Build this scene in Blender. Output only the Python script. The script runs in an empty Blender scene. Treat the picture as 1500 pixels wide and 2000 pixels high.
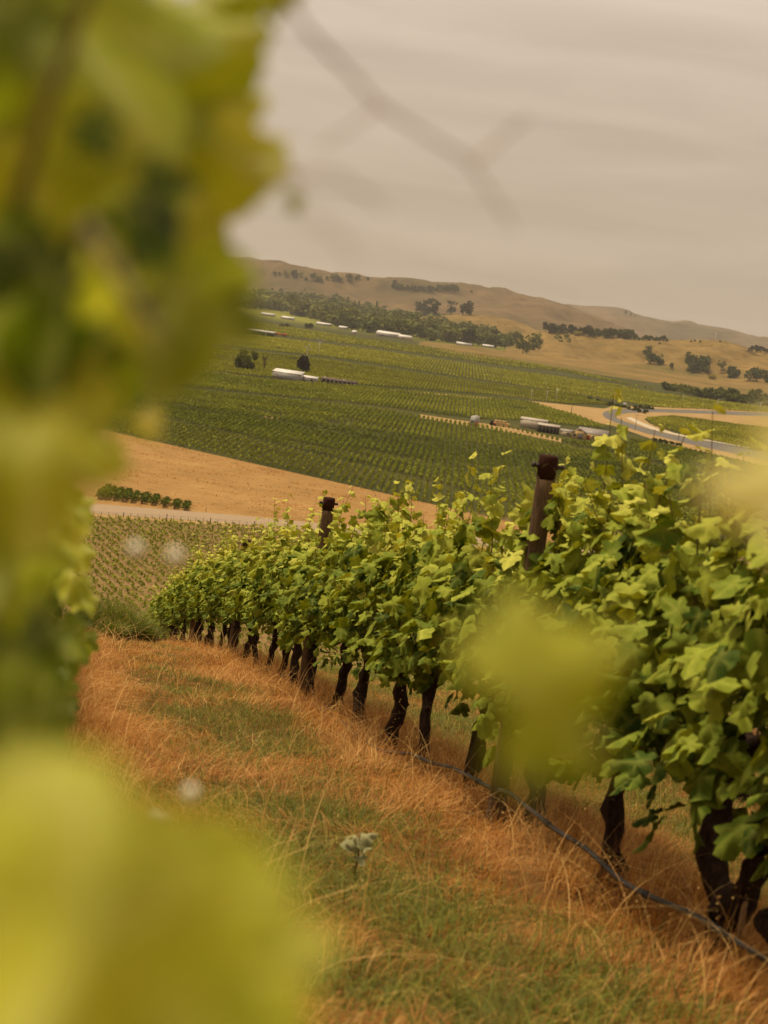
import bpy, math, random
import numpy as np
from mathutils import Vector, Matrix

S = bpy.context.scene
R = math.radians

# ------------------------------------------------------------------ camera
FPX = 3125.0                      # focal length in photograph pixels (50 mm on a 24 mm wide frame)
PITCH, ROLL = R(7.4), R(8.0)
CAM = np.array([0.0, 0.0, 60.0])
cp, sp, cr, sr = math.cos(PITCH), math.sin(PITCH), math.cos(ROLL), math.sin(ROLL)
FW = np.array([0, cp, -sp]); R0 = np.array([1.0, 0, 0]); U0 = np.array([0, sp, cp])
RC = R0 * cr + U0 * sr
UC = -R0 * sr + U0 * cr
cd = bpy.data.cameras.new('camera'); cam = bpy.data.objects.new('camera', cd)
S.collection.objects.link(cam); S.camera = cam
cd.sensor_fit = 'HORIZONTAL'; cd.sensor_width = 24; cd.lens = 50
cd.clip_start = 0.02; cd.clip_end = 40000
cam.matrix_world = Matrix(((RC[0], UC[0], -FW[0], CAM[0]), (RC[1], UC[1], -FW[1], CAM[1]),
                           (RC[2], UC[2], -FW[2], CAM[2]), (0, 0, 0, 1)))
cd.dof.use_dof = True; cd.dof.focus_distance = 20.0; cd.dof.aperture_fstop = 4.0

# ------------------------------------------------------------------ sky and sun
SUN_EL, SUN_AZ = R(68), R(-65)     # azimuth measured from +Y towards +X
w = bpy.data.worlds.new('World'); S.world = w; w.use_nodes = True
nt = w.node_tree; nt.nodes.clear()
def N(tree, t, **kw):
    n = tree.nodes.new(t)
    for k, v in kw.items():
        if k in n.inputs.keys(): n.inputs[k].default_value = v
        else: setattr(n, k, v)
    return n
sky = N(nt, 'ShaderNodeTexSky', sky_type='NISHITA'); sky.sun_disc = False
sky.sun_elevation = SUN_EL; sky.sun_rotation = SUN_AZ; sky.dust_density = 4.0
tc = N(nt, 'ShaderNodeTexCoord')
sx = N(nt, 'ShaderNodeSeparateXYZ'); nt.links.new(tc.outputs['Generated'], sx.inputs[0])
mp = N(nt, 'ShaderNodeMapping'); mp.inputs['Scale'].default_value = (2.2, 2.2, 17)
mp.inputs['Rotation'].default_value = (0, R(-4), 0)
nt.links.new(tc.outputs['Generated'], mp.inputs[0])
no = N(nt, 'ShaderNodeTexNoise'); no.inputs['Scale'].default_value = 1.7; no.inputs['Detail'].default_value = 5
no.inputs['Roughness'].default_value = 0.5; no.inputs['Distortion'].default_value = 0.5
nt.links.new(mp.outputs[0], no.inputs['Vector'])
cloud = N(nt, 'ShaderNodeValToRGB')
cloud.color_ramp.elements[0].position = 0.32; cloud.color_ramp.elements[0].color = (0.82, 0.805, 0.78, 1)
cloud.color_ramp.elements[1].position = 0.72; cloud.color_ramp.elements[1].color = (1.04, 1.03, 1.02, 1)
nt.links.new(no.outputs['Fac'], cloud.inputs[0])
el = N(nt, 'ShaderNodeValToRGB')      # an overcast sky is brighter overhead than at the horizon
e = el.color_ramp.elements
e[0].position = 0.0; e[0].color = (0.43, 0.340, 0.248, 1)
e[1].position = 0.24; e[1].color = (0.65, 0.535, 0.425, 1)
x = e.new(0.10); x.color = (0.55, 0.443, 0.338, 1)
x = e.new(0.55); x.color = (0.68, 0.56, 0.42, 1)
x = e.new(1.0); x.color = (0.80, 0.68, 0.52, 1)
nt.links.new(sx.outputs['Z'], el.inputs[0])
mul = N(nt, 'ShaderNodeMixRGB', blend_type='MULTIPLY'); mul.inputs[0].default_value = 1
nt.links.new(el.outputs[0], mul.inputs[1]); nt.links.new(cloud.outputs[0], mul.inputs[2])
sc_ = N(nt, 'ShaderNodeVectorMath', operation='SCALE'); sc_.inputs['Scale'].default_value = 10.0
nt.links.new(mul.outputs[0], sc_.inputs[0])
mx = N(nt, 'ShaderNodeMixRGB'); mx.inputs[0].default_value = 0.94      # 94 % cloud cover over the clear sky
nt.links.new(sky.outputs[0], mx.inputs[1]); nt.links.new(sc_.outputs[0], mx.inputs[2])
bg = N(nt, 'ShaderNodeBackground'); bg.inputs['Strength'].default_value = 0.10
nt.links.new(mx.outputs[0], bg.inputs['Color'])
wo = N(nt, 'ShaderNodeOutputWorld'); nt.links.new(bg.outputs[0], wo.inputs[0])

sd = bpy.data.lights.new('sun', 'SUN'); sun = bpy.data.objects.new('sun', sd); S.collection.objects.link(sun)
sd.energy = 4.0; sd.angle = R(13); sd.color = (1.0, 0.84, 0.62)
sv = Vector((math.sin(SUN_AZ) * math.cos(SUN_EL), math.cos(SUN_AZ) * math.cos(SUN_EL), math.sin(SUN_EL)))
sun.rotation_euler = sv.to_track_quat('Z', 'Y').to_euler()

S.view_settings.view_transform = 'Standard'; S.view_settings.look = 'None'
S.view_settings.exposure = 0.24; S.view_settings.gamma = 1.0
S.render.engine = 'CYCLES'
S.cycles.max_bounces = 6; S.cycles.diffuse_bounces = 1; S.cycles.glossy_bounces = 2
S.cycles.transmission_bounces = 4; S.cycles.volume_bounces = 0; S.cycles.transparent_max_bounces = 4
S.cycles.use_denoising = True; S.cycles.use_light_tree = False

# ------------------------------------------------------------------ helpers
def rngf(seed): return np.random.default_rng(seed)
def ray(px, py): return FW + RC * ((px - 750) / FPX) + UC * ((1000 - py) / FPX)
def at(px, py, d): return CAM + d * ray(px, py)
def gp(px, py, z=0.0):                          # where the line of sight meets the level plain
    r = ray(px, py); r[2] = min(r[2], -0.004)
    return CAM + r * ((z - CAM[2]) / r[2])
def norm(v): return v / np.maximum(np.linalg.norm(v, axis=-1, keepdims=True), 1e-9)

def tag(o, label=None, cat=None, group=None, kind=None):
    if label: o['label'] = label
    if cat: o['category'] = cat
    if group: o['group'] = group
    if kind: o['kind'] = kind
    return o
def empty(name, loc, rz=0.0):
    o = bpy.data.objects.new(name, None); S.collection.objects.link(o)
    o.empty_display_size = 0.1; o.location = loc; o.rotation_euler = (0, 0, rz); return o
def link(name, me, parent=None, loc=None, rz=0.0):
    o = bpy.data.objects.new(name, me); S.collection.objects.link(o)
    if parent is not None: o.parent = parent
    if loc is not None: o.location = loc
    if rz: o.rotation_euler = (0, 0, rz)
    return o
def mesh(name, V, faces, mat, tint=None, smooth=False):
    """faces: list of (n,k) integer arrays; tint: (nv,) or (nv,3) values stored as a point colour."""
    me = bpy.data.meshes.new(name)
    V = np.asarray(V, np.float32).reshape(-1, 3)
    faces = [np.asarray(f, np.int32) for f in (faces if isinstance(faces, list) else [faces]) if len(f)]
    me.vertices.add(len(V)); me.vertices.foreach_set('co', V.ravel())
    tot = np.concatenate([np.full(len(f), f.shape[1], np.int32) for f in faces])
    start = np.concatenate([[0], np.cumsum(tot)[:-1]]).astype(np.int32)
    idx = np.concatenate([f.ravel() for f in faces]).astype(np.int32)
    me.loops.add(len(idx)); me.loops.foreach_set('vertex_index', idx)
    me.polygons.add(len(tot)); me.polygons.foreach_set('loop_start', start)
    if smooth: me.polygons.foreach_set('use_smooth', np.ones(len(tot), bool))
    if tint is not None:
        t = np.asarray(tint, np.float32)
        if t.ndim == 1: t = np.stack([t, t, t], 1)
        a = me.attributes.new('tint', 'FLOAT_COLOR', 'POINT')
        a.data.foreach_set('color', np.concatenate([t, np.ones((len(t), 1), np.float32)], 1).ravel())
    me.update(calc_edges=True); me.validate()
    if mat is not None: me.materials.append(mat)
    return me
class MB:                                       # collects shapes into one mesh
    def __init__(s): s.V = []; s.F3 = []; s.F4 = []; s.n = 0
    def add(s, V, F):
        V = np.asarray(V, float).reshape(-1, 3)
        for f in F: (s.F4 if len(f) == 4 else s.F3).append([i + s.n for i in f])
        s.V.append(V); s.n += len(V); return s
    def box(s, c, d, rz=0.0, tilt=0.0):
        c = np.asarray(c, float); d = np.asarray(d, float) / 2
        P = np.array([[x, y, z] for z in (-1, 1) for y in (-1, 1) for x in (-1, 1)]) * d
        if tilt: P = P @ np.array(Matrix.Rotation(tilt, 3, 'Y')).T
        if rz: P = P @ np.array(Matrix.Rotation(rz, 3, 'Z')).T
        return s.add(P + c, [(0, 2, 3, 1), (4, 5, 7, 6), (0, 1, 5, 4), (2, 6, 7, 3), (0, 4, 6, 2), (1, 3, 7, 5)])
    def prism(s, pts, y0, y1):                  # xz outline (convex) extruded along y
        n = len(pts); V = [[p[0], y0, p[1]] for p in pts] + [[p[0], y1, p[1]] for p in pts]
        F = [(i, (i + 1) % n, n + (i + 1) % n, n + i) for i in range(n)]
        for k in range(1, n - 1): F.append((0, k + 1, k)); F.append((n, n + k, n + k + 1))
        return s.add(V, F)
    def tube(s, path, rad, seg=8, cap=True, rnd=0.0, seed=0):
        P = np.asarray(path, float); n = len(P); r = np.broadcast_to(np.asarray(rad, float), (n,)).copy()
        rg = rngf(seed); T = norm(np.gradient(P, axis=0))
        ref = np.array([0.3, 1.0, 0.1]) if abs(T[0][2]) > 0.7 else np.array([0, 0, 1.0])
        A = norm(np.cross(T, ref)); B = np.cross(T, A)
        th = np.linspace(0, 2 * math.pi, seg, endpoint=False)
        k = 1 + rnd * rg.uniform(-1, 1, (n, seg))
        V = P[:, None] + (r[:, None] * k)[..., None] * (np.cos(th)[None, :, None] * A[:, None] + np.sin(th)[None, :, None] * B[:, None])
        F = [(i * seg + j, i * seg + (j + 1) % seg, (i + 1) * seg + (j + 1) % seg, (i + 1) * seg + j) for i in range(n - 1) for j in range(seg)]
        V = list(V.reshape(-1, 3))
        if cap:
            for e_, ring in ((0, 0), (n - 1, (n - 1) * seg)):
                V.append(P[e_]); c = len(V) - 1
                for j in range(seg):
                    F.append((c, ring + (j + 1) % seg, ring + j) if e_ == 0 else (c, ring + j, ring + (j + 1) % seg))
        return s.add(V, F)
    def me(s, name, mat, smooth=False, tint=None):
        return mesh(name, np.concatenate(s.V), [f for f in (s.F4, s.F3) if f], mat, tint, smooth)
    def build(s, name, mat, parent=None, loc=None, rz=0.0, smooth=False):
        return link(name, s.me(name, mat, smooth), parent, loc, rz)

def vnoise(P, scale, seed=0, octaves=4, rough=0.5):   # smooth value noise on 2-D points
    P = np.asarray(P, float)[..., :2] / scale; out = np.zeros(P.shape[:-1]); amp = 1.0; tot = 0.0
    for o in range(octaves):
        q = P * 2 ** o + 17.3 * o + seed * 7.77; i = np.floor(q).astype(np.int64); f = q - i; u = f * f * (3 - 2 * f)
        def h(a, b):
            n = (a * 374761393 + b * 668265263 + (seed + o) * 1442695041) & 0xffffffff
            n = ((n ^ (n >> 13)) * 1274126177) & 0xffffffff
            return ((n ^ (n >> 16)) & 0xffff) / 65535.0
        a, b = i[..., 0], i[..., 1]
        v = (h(a, b) * (1 - u[..., 0]) + h(a + 1, b) * u[..., 0]) * (1 - u[..., 1]) + (h(a, b + 1) * (1 - u[..., 0]) + h(a + 1, b + 1) * u[..., 0]) * u[..., 1]
        out += amp * v; tot += amp; amp *= rough
    return out / tot

# ------------------------------------------------------------------ materials
def newmat(name):
    m = bpy.data.materials.new(name); m.use_nodes = True; t = m.node_tree; t.nodes.clear()
    return m, t, N(t, 'ShaderNodeOutputMaterial')
def ramp(t, src, stops):
    r = N(t, 'ShaderNodeValToRGB'); els = r.color_ramp.elements
    els[0].position, els[0].color = stops[0][0], (*stops[0][1], 1)
    els[1].position, els[1].color = stops[-1][0], (*stops[-1][1], 1)
    for p, c in stops[1:-1]: els.new(p).color = (*c, 1)
    t.links.new(src, r.inputs[0]); return r.outputs[0]
def noise(t, scale, detail=4, rough=0.55, vec=None, dist=0.0):
    n = N(t, 'ShaderNodeTexNoise'); n.inputs['Scale'].default_value = scale; n.inputs['Detail'].default_value = detail
    n.inputs['Roughness'].default_value = rough; n.inputs['Distortion'].default_value = dist
    if vec is not None: t.links.new(vec, n.inputs['Vector'])
    return n.outputs['Fac']
def pos(t, scale=None, rot=None):
    g = N(t, 'ShaderNodeNewGeometry').outputs['Position']
    if scale is None and rot is None: return g
    m = N(t, 'ShaderNodeMapping'); t.links.new(g, m.inputs[0])
    if scale: m.inputs['Scale'].default_value = scale
    if rot: m.inputs['Rotation'].default_value = rot
    return m.outputs[0]
def mix(t, f, a, b, mode='MIX'):
    m = N(t, 'ShaderNodeMixRGB', blend_type=mode)
    for k, v in zip((0, 1, 2), (f, a, b)):
        if isinstance(v, (int, float)): m.inputs[k].default_value = v
        elif isinstance(v, tuple): m.inputs[k].default_value = (*v, 1)
        else: t.links.new(v, m.inputs[k])
    return m.outputs[0]
def surf(t, out, col, rough=0.85, spec=0.25, bump=None, bs=0.3, bd=0.02):
    p = N(t, 'ShaderNodeBsdfPrincipled'); p.inputs['Roughness'].default_value = rough; p.inputs['Specular IOR Level'].default_value = spec
    if isinstance(col, tuple): p.inputs['Base Color'].default_value = (*col, 1)
    else: t.links.new(col, p.inputs['Base Color'])
    if bump is not None:
        b = N(t, 'ShaderNodeBump'); b.inputs['Strength'].default_value = bs; b.inputs['Distance'].default_value = bd
        t.links.new(bump, b.inputs['Height']); t.links.new(b.outputs[0], p.inputs['Normal'])
    t.links.new(p.outputs[0], out.inputs['Surface']); return p
def rough_mat(name, c1, c2, scale, rough=0.85, spec=0.25, bs=0.3, bd=0.02, sc3=None, detail=6):
    m, t, o = newmat(name); n = noise(t, scale, detail, 0.6, pos(t, sc3))
    surf(t, o, ramp(t, n, [(0.3, c1), (0.7, c2)]), rough, spec, n, bs, bd); return m
def leaf_mat(name, stops, trans=0.4, tcol=(1.0, 1.0, 0.5), rough=0.5, spec=0.35, veins=False):
    m, t, o = newmat(name)
    a = N(t, 'ShaderNodeAttribute', attribute_name='tint'); s3 = N(t, 'ShaderNodeSeparateColor'); t.links.new(a.outputs['Color'], s3.inputs[0])
    col = ramp(t, s3.outputs[0], stops)
    if veins:                                    # pale veins and blotches carried in the green and blue tint channels
        col = mix(t, s3.outputs[1], col, tuple(min(1, c * 1.5 + 0.03) for c in stops[-1][1]))
    n = noise(t, 35, 3, 0.6, pos(t)); col = mix(t, 1.0, col, ramp(t, n, [(0.3, (0.8, 0.82, 0.8)), (0.7, (1.15, 1.12, 1.1))]), 'MULTIPLY')
    p = N(t, 'ShaderNodeBsdfPrincipled'); p.inputs['Roughness'].default_value = rough; p.inputs['Specular IOR Level'].default_value = spec
    t.links.new(col, p.inputs['Base Color'])
    tr = N(t, 'ShaderNodeBsdfTranslucent'); t.links.new(mix(t, 1.0, col, tcol, 'MULTIPLY'), tr.inputs[0])
    ms = N(t, 'ShaderNodeMixShader'); ms.inputs[0].default_value = trans
    t.links.new(p.outputs[0], ms.inputs[1]); t.links.new(tr.outputs[0], ms.inputs[2]); t.links.new(ms.outputs[0], o.inputs['Surface'])
    return m

M = {}
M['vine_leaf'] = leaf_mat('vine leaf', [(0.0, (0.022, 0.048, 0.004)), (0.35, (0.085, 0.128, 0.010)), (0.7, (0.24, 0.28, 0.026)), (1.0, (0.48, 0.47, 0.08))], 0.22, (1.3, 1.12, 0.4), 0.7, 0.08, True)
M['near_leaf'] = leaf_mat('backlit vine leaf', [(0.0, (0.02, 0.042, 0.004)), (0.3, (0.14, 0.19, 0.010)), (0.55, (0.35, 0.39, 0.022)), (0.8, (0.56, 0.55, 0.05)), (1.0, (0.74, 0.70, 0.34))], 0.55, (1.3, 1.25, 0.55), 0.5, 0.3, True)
M['tree_leaf'] = leaf_mat('tree leaf', [(0.0, (0.03, 0.042, 0.009)), (0.6, (0.062, 0.078, 0.014)), (1.0, (0.11, 0.12, 0.02))], 0.2, rough=0.8, spec=0.1)
M['olive_leaf'] = leaf_mat('olive tree leaf', [(0.0, (0.055, 0.068, 0.012)), (0.6, (0.11, 0.12, 0.02)), (1.0, (0.18, 0.175, 0.03))], 0.2, rough=0.8, spec=0.1)
M['pine_leaf'] = leaf_mat('pine needle', [(0.0, (0.014, 0.02, 0.008)), (1.0, (0.04, 0.048, 0.015))], 0.1, rough=0.8, spec=0.1)
M['purple_leaf'] = leaf_mat('dark purple leaf', [(0.0, (0.012, 0.008, 0.007)), (1.0, (0.035, 0.022, 0.014))], 0.1, rough=0.8, spec=0.1)
M['yellow_leaf'] = leaf_mat('yellow leaf', [(0.0, (0.18, 0.15, 0.015)), (1.0, (0.36, 0.28, 0.03))], 0.2, rough=0.8, spec=0.1)
M['vineyard_dark'] = leaf_mat('deep green vineyard foliage', [(0.0, (0.046, 0.062, 0.006)), (0.6, (0.175, 0.195, 0.016)), (1.0, (0.31, 0.31, 0.028))], 0.25, rough=0.75, spec=0.12)
M['vineyard_pale'] = leaf_mat('pale green vineyard foliage', [(0.0, (0.095, 0.105, 0.009)), (0.6, (0.275, 0.27, 0.02)), (1.0, (0.38, 0.355, 0.032))], 0.25, rough=0.75, spec=0.12)
M['dry_grass'] = leaf_mat('dry grass', [(0.0, (0.16, 0.055, 0.012)), (0.5, (0.50, 0.225, 0.054)), (1.0, (0.82, 0.55, 0.20))], 0.38, (1.1, 1.0, 0.8), 0.7, 0.2)
M['green_grass'] = leaf_mat('green grass', [(0.0, (0.03, 0.042, 0.006)), (0.6, (0.15, 0.17, 0.02)), (1.0, (0.40, 0.33, 0.06))], 0.3, (1.1, 1.1, 0.6), 0.65, 0.2)
M['weed'] = leaf_mat('pale weed leaf', [(0.0, (0.2, 0.2, 0.08)), (1.0, (0.36, 0.35, 0.17))], 0.25, rough=0.7)
M['bark'] = rough_mat('vine bark', (0.010, 0.006, 0.004), (0.055, 0.030, 0.018), 60, 0.95, 0.1, 0.9, 0.012, (1, 1, 0.25))
M['tree_bark'] = rough_mat('tree bark', (0.03, 0.02, 0.013), (0.09, 0.065, 0.045), 8, 0.95, 0.1)
M['cane'] = rough_mat('green brown cane', (0.10, 0.075, 0.02), (0.20, 0.15, 0.045), 40, 0.6, 0.3)
M['tendril'] = rough_mat('tendril', (0.24, 0.14, 0.06), (0.34, 0.21, 0.09), 40, 0.6, 0.3)
M['post'] = rough_mat('weathered post wood', (0.045, 0.025, 0.014), (0.21, 0.13, 0.07), 22, 0.9, 0.15, 0.8, 0.01, (6, 6, 0.5))
M['post_end'] = rough_mat('dark end grain', (0.018, 0.006, 0.004), (0.05, 0.018, 0.010), 60, 0.9, 0.1)
M['iron'] = rough_mat('rusty iron', (0.02, 0.011, 0.008), (0.06, 0.035, 0.025), 80, 0.6, 0.4)
M['wire'] = rough_mat('galvanised wire', (0.14, 0.13, 0.12), (0.25, 0.24, 0.22), 40, 0.45, 0.5)
M['hose'] = rough_mat('black polythene', (0.008, 0.008, 0.009), (0.03, 0.03, 0.034), 30, 0.42, 0.45)
M['stake'] = rough_mat('dry stake', (0.18, 0.10, 0.045), (0.35, 0.22, 0.11), 40, 0.8, 0.2)
M['bokeh_bead'] = rough_mat('pale bud', (0.6, 0.55, 0.38), (0.75, 0.7, 0.55), 200, 0.4, 0.4)
M['white_paint'] = rough_mat('white painted steel', (0.26, 0.245, 0.22), (0.36, 0.34, 0.31), 0.6, 0.6, 0.3, 0.1, 0.02)
M['white_roof'] = rough_mat('pale roof sheet', (0.50, 0.47, 0.42), (0.62, 0.585, 0.53), 0.4, 0.5, 0.35, 0.2, 0.03, (6, 1, 1))
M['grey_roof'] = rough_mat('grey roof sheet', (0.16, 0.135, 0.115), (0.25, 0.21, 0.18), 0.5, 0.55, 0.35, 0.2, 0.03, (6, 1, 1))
M['tan_roof'] = rough_mat('tan roof sheet', (0.30, 0.25, 0.19), (0.40, 0.34, 0.265), 0.5, 0.6, 0.3, 0.2, 0.03, (6, 1, 1))
M['dark_roof'] = rough_mat('dark brown roof', (0.055, 0.035, 0.028), (0.10, 0.065, 0.05), 0.5, 0.8, 0.2)
M['dark_green'] = rough_mat('dark green cladding', (0.02, 0.026, 0.018), (0.04, 0.05, 0.034), 0.6, 0.7, 0.2)
M['cream_wall'] = rough_mat('cream wall', (0.42, 0.33, 0.19), (0.52, 0.42, 0.26), 0.6, 0.8, 0.2)
M['yellow_wall'] = rough_mat('yellow weatherboard', (0.45, 0.29, 0.10), (0.55, 0.36, 0.14), 0.6, 0.8, 0.2)
M['beige_wall'] = rough_mat('beige sheet wall', (0.38, 0.32, 0.24), (0.48, 0.40, 0.31), 0.5, 0.7, 0.2)
M['red_paint'] = rough_mat('red painted door', (0.32, 0.05, 0.025), (0.42, 0.08, 0.04), 1.0, 0.7, 0.2)
M['dark_open'] = rough_mat('dark interior shade and rubber', (0.020, 0.013, 0.010), (0.04, 0.028, 0.02), 1.0, 0.9, 0.1)  # near-black colour stands for shade inside openings; also tyres and cab
M['glass'] = rough_mat('window glass', (0.03, 0.032, 0.035), (0.05, 0.052, 0.055), 0.5, 0.12, 0.5)
M['timber'] = rough_mat('grey timber pole', (0.16, 0.12, 0.085), (0.30, 0.24, 0.18), 1.5, 0.85, 0.2)
M['pale_pole'] = rough_mat('pale concrete pole', (0.45, 0.42, 0.36), (0.60, 0.56, 0.48), 1.5, 0.8, 0.2)
M['dark_pole'] = rough_mat('dark timber pole', (0.03, 0.02, 0.014), (0.07, 0.05, 0.035), 1.5, 0.85, 0.2)
M['hay'] = rough_mat('straw', (0.34, 0.22, 0.09), (0.50, 0.35, 0.16), 2.0, 0.9, 0.1)
M['gravel'] = rough_mat('gravel road', (0.23, 0.165, 0.10), (0.31, 0.23, 0.145), 0.5, 0.95, 0.1, sc3=(1, 3, 1))
M['asphalt'] = rough_mat('asphalt', (0.085, 0.076, 0.064), (0.125, 0.112, 0.095), 0.12, 0.9, 0.2)
M['kerb'] = rough_mat('pale gravel edge', (0.33, 0.28, 0.20), (0.46, 0.39, 0.29), 0.4, 0.95, 0.1)
M['verge'] = rough_mat('dry verge', (0.23, 0.145, 0.05), (0.32, 0.21, 0.085), 0.05, 0.95, 0.1)

# dry mown field: faint mowing lines, scattered tufts
m, t, o = newmat('dry brown field')
n1 = noise(t, 0.03, 5, 0.6, pos(t)); n2 = noise(t, 0.55, 5, 0.72, pos(t, (0.35, 2.2, 1), (0, 0, R(14)))); n3 = noise(t, 1.3, 3, 0.6, pos(t))
c = ramp(t, n1, [(0.3, (0.23, 0.130, 0.040)), (0.7, (0.31, 0.180, 0.060))])
c = mix(t, 1, c, ramp(t, n2, [(0.36, (0.58, 0.52, 0.45)), (0.50, (1, 1, 1)), (0.7, (1.12, 1.12, 1.12))]), 'MULTIPLY')
c = mix(t, 1, c, ramp(t, n3, [(0.30, (0.6, 0.55, 0.42)), (0.42, (1, 1, 1))]), 'MULTIPLY')
surf(t, o, c, 0.95, 0.1, n2, 0.5, 0.3); M['brown_field'] = m

# pasture hills: tan grass, green flushes and grey scrub, rougher in the gullies
def hill_mat(name, a, b, green, sc):
    m, t, o = newmat(name)
    n1 = noise(t, 0.004 * sc, 6, 0.6, pos(t)); n2 = noise(t, 0.02 * sc, 5, 0.65, pos(t)); n3 = noise(t, 0.0016 * sc, 4, 0.5, pos(t))
    c = ramp(t, n1, [(0.35, a), (0.65, b)])
    c = mix(t, ramp(t, n3, [(0.50, (0, 0, 0)), (0.66, (0.7, 0.7, 0.7))]), c, green)
    c = mix(t, 1, c, ramp(t, n2, [(0.33, (0.62, 0.62, 0.62)), (0.5, (1, 1, 1))]), 'MULTIPLY')
    surf(t, o, c, 0.95, 0.05, n2, 0.6, 4.0 / sc); return m
M['hill_far'] = hill_mat('far brown hills', (0.085, 0.055, 0.025), (0.155, 0.10, 0.045), (0.058, 0.050, 0.02), 1)
M['hill_grey'] = hill_mat('distant grey hills', (0.09, 0.062, 0.033), (0.15, 0.10, 0.05), (0.06, 0.052, 0.026), 1)
M['hill_tan'] = hill_mat('tan pasture hill', (0.125, 0.082, 0.024), (0.215, 0.137, 0.042), (0.085, 0.078, 0.016), 3)

# ground sheet: its cover changes with distance down the hill and out on to the plain
m, t, o = newmat('ground cover')
P = pos(t); sy = N(t, 'ShaderNodeSeparateXYZ'); t.links.new(P, sy.inputs[0])
def step(a, b):
    r = N(t, 'ShaderNodeMapRange'); r.inputs[1].default_value = a; r.inputs[2].default_value = b
    t.links.new(sy.outputs['Y'], r.inputs[0]); return r.outputs[0]
nearc = ramp(t, noise(t, 1.1, 6, 0.65, P), [(0.35, (0.08, 0.035, 0.010)), (0.55, (0.14, 0.065, 0.018)), (0.7, (0.07, 0.06, 0.012))])  # red-brown kept dark to carry the shadow tone between the blades
slope = ramp(t, noise(t, 0.15, 5, 0.6, P), [(0.35, (0.16, 0.14, 0.03)), (0.65, (0.26, 0.19, 0.05))])
soil = ramp(t, noise(t, 0.35, 5, 0.65, P), [(0.35, (0.14, 0.085, 0.032)), (0.5, (0.21, 0.13, 0.052)), (0.68, (0.13, 0.105, 0.028))])
plain = ramp(t, noise(t, 0.012, 5, 0.6, pos(t, (0.5, 1.4, 1))), [(0.3, (0.032, 0.036, 0.006)), (0.5, (0.045, 0.047, 0.008)), (0.7, (0.072, 0.064, 0.014))])  # darkened so lanes and row gaps read as shadow beside the vines
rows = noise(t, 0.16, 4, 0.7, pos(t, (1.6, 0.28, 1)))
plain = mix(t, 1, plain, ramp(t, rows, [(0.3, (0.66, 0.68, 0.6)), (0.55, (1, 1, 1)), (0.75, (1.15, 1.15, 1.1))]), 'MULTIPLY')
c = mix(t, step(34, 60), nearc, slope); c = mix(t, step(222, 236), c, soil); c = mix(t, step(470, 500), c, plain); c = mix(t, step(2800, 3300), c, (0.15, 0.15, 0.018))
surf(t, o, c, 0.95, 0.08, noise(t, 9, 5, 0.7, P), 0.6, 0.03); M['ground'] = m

# ------------------------------------------------------------------ ground
def prof():
    ys = np.arange(-60, 300, 0.25); s = np.full_like(ys, 0.185)
    s = np.where(ys < -15, 0.06, s)
    s = np.where((ys >= 17) & (ys < 34), 0.185 + (ys - 17) / 17 * 0.085, s)
    s = np.where((ys >= 34) & (ys < 50), 0.27 + (ys - 34) / 16 * 0.09, s)
    s = np.where((ys >= 50) & (ys < 160), 0.33, s)
    s = np.where(ys >= 160, np.clip(0.33 * (1 - (ys - 160) / 62), 0, None), s)
    z = -np.cumsum(s) * 0.25; z -= np.interp(0, ys, z); z += -1.09
    tail = ys > 50; z50 = np.interp(50, ys, z); k = (-60 - z50) / (z[-1] - z50)
    z[tail] = z50 + (z[tail] - z50) * k
    return ys, z + 60
PY, PZ = prof()
def gz(x, y):
    x = np.asarray(x, float); y = np.asarray(y, float)
    z = np.interp(y, PY, PZ)
    fade = np.clip((60 - y) / 20, 0, 1)
    return z + fade * 0.10 * (vnoise(np.stack([x, y], -1), 1.6, 3, 3) - 0.5)
az = np.radians(np.concatenate([np.linspace(-65, -22, 20, endpoint=False), np.linspace(-22, 22, 150, endpoint=False), np.linspace(22, 65, 20)]))
ds = np.concatenate([np.linspace(8, 70, 220, endpoint=False), np.linspace(70, 280, 90, endpoint=False), np.geomspace(280, 13500, 40)])
A, Dd = np.meshgrid(az, ds); X = np.sin(A) * Dd; Y = np.cos(A) * Dd - 22
V = np.stack([X, Y, gz(X, Y)], -1).reshape(-1, 3); na, nd = len(az), len(ds)
def gridf(nr, nc):
    i = np.arange(nr - 1)[:, None] * nc + np.arange(nc - 1)[None, :]
    return np.stack([i, i + 1, i + nc + 1, i + nc], -1).reshape(-1, 4)
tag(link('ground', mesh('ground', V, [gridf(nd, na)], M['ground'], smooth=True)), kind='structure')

def sheet(name, pxs, z, mat):
    P_ = np.array([gp(*p, z) for p in pxs]); bm_ = MB(); me = bpy.data.meshes.new(name)
    me.from_pydata([tuple(p) for p in P_], [], [tuple(range(len(P_)))]); me.materials.append(mat)
    o_ = link(name, me); return tag(o_, kind='structure')
def strip(name, a, b, z, mat):                # band between two edges given point for point
    a = np.array([gp(*p, z) for p in a]); b = np.array([gp(*p, z) for p in b]); n = len(a)
    i = np.arange(n - 1); F = np.stack([i, i + 1, n + i + 1, n + i], 1)
    return tag(link(name, mesh(name, np.concatenate([a, b]), [F], mat)), kind='structure')
sheet('brown_field', [(-150, 762), (200, 839), (400, 884), (640, 938), (840, 984), (1020, 1025), (1180, 1068), (1020, 1056), (660, 1025), (450, 1005), (200, 985), (-150, 962)], 0.05, M['brown_field'])
strip('gravel_road', [(-150, 962), (200, 985), (450, 1005), (660, 1025), (1020, 1056), (1300, 1090)], [(-150, 979), (200, 1003), (450, 1022), (660, 1041), (1020, 1074), (1300, 1110)], 0.09, M['gravel'])
strip('field_verge', [(-150, 979), (200, 1003), (450, 1022), (660, 1041), (1020, 1074), (1300, 1110)], [(-150, 986), (200, 1010), (450, 1028), (660, 1047), (1020, 1081), (1300, 1118)], 0.06, M['verge'])
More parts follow.
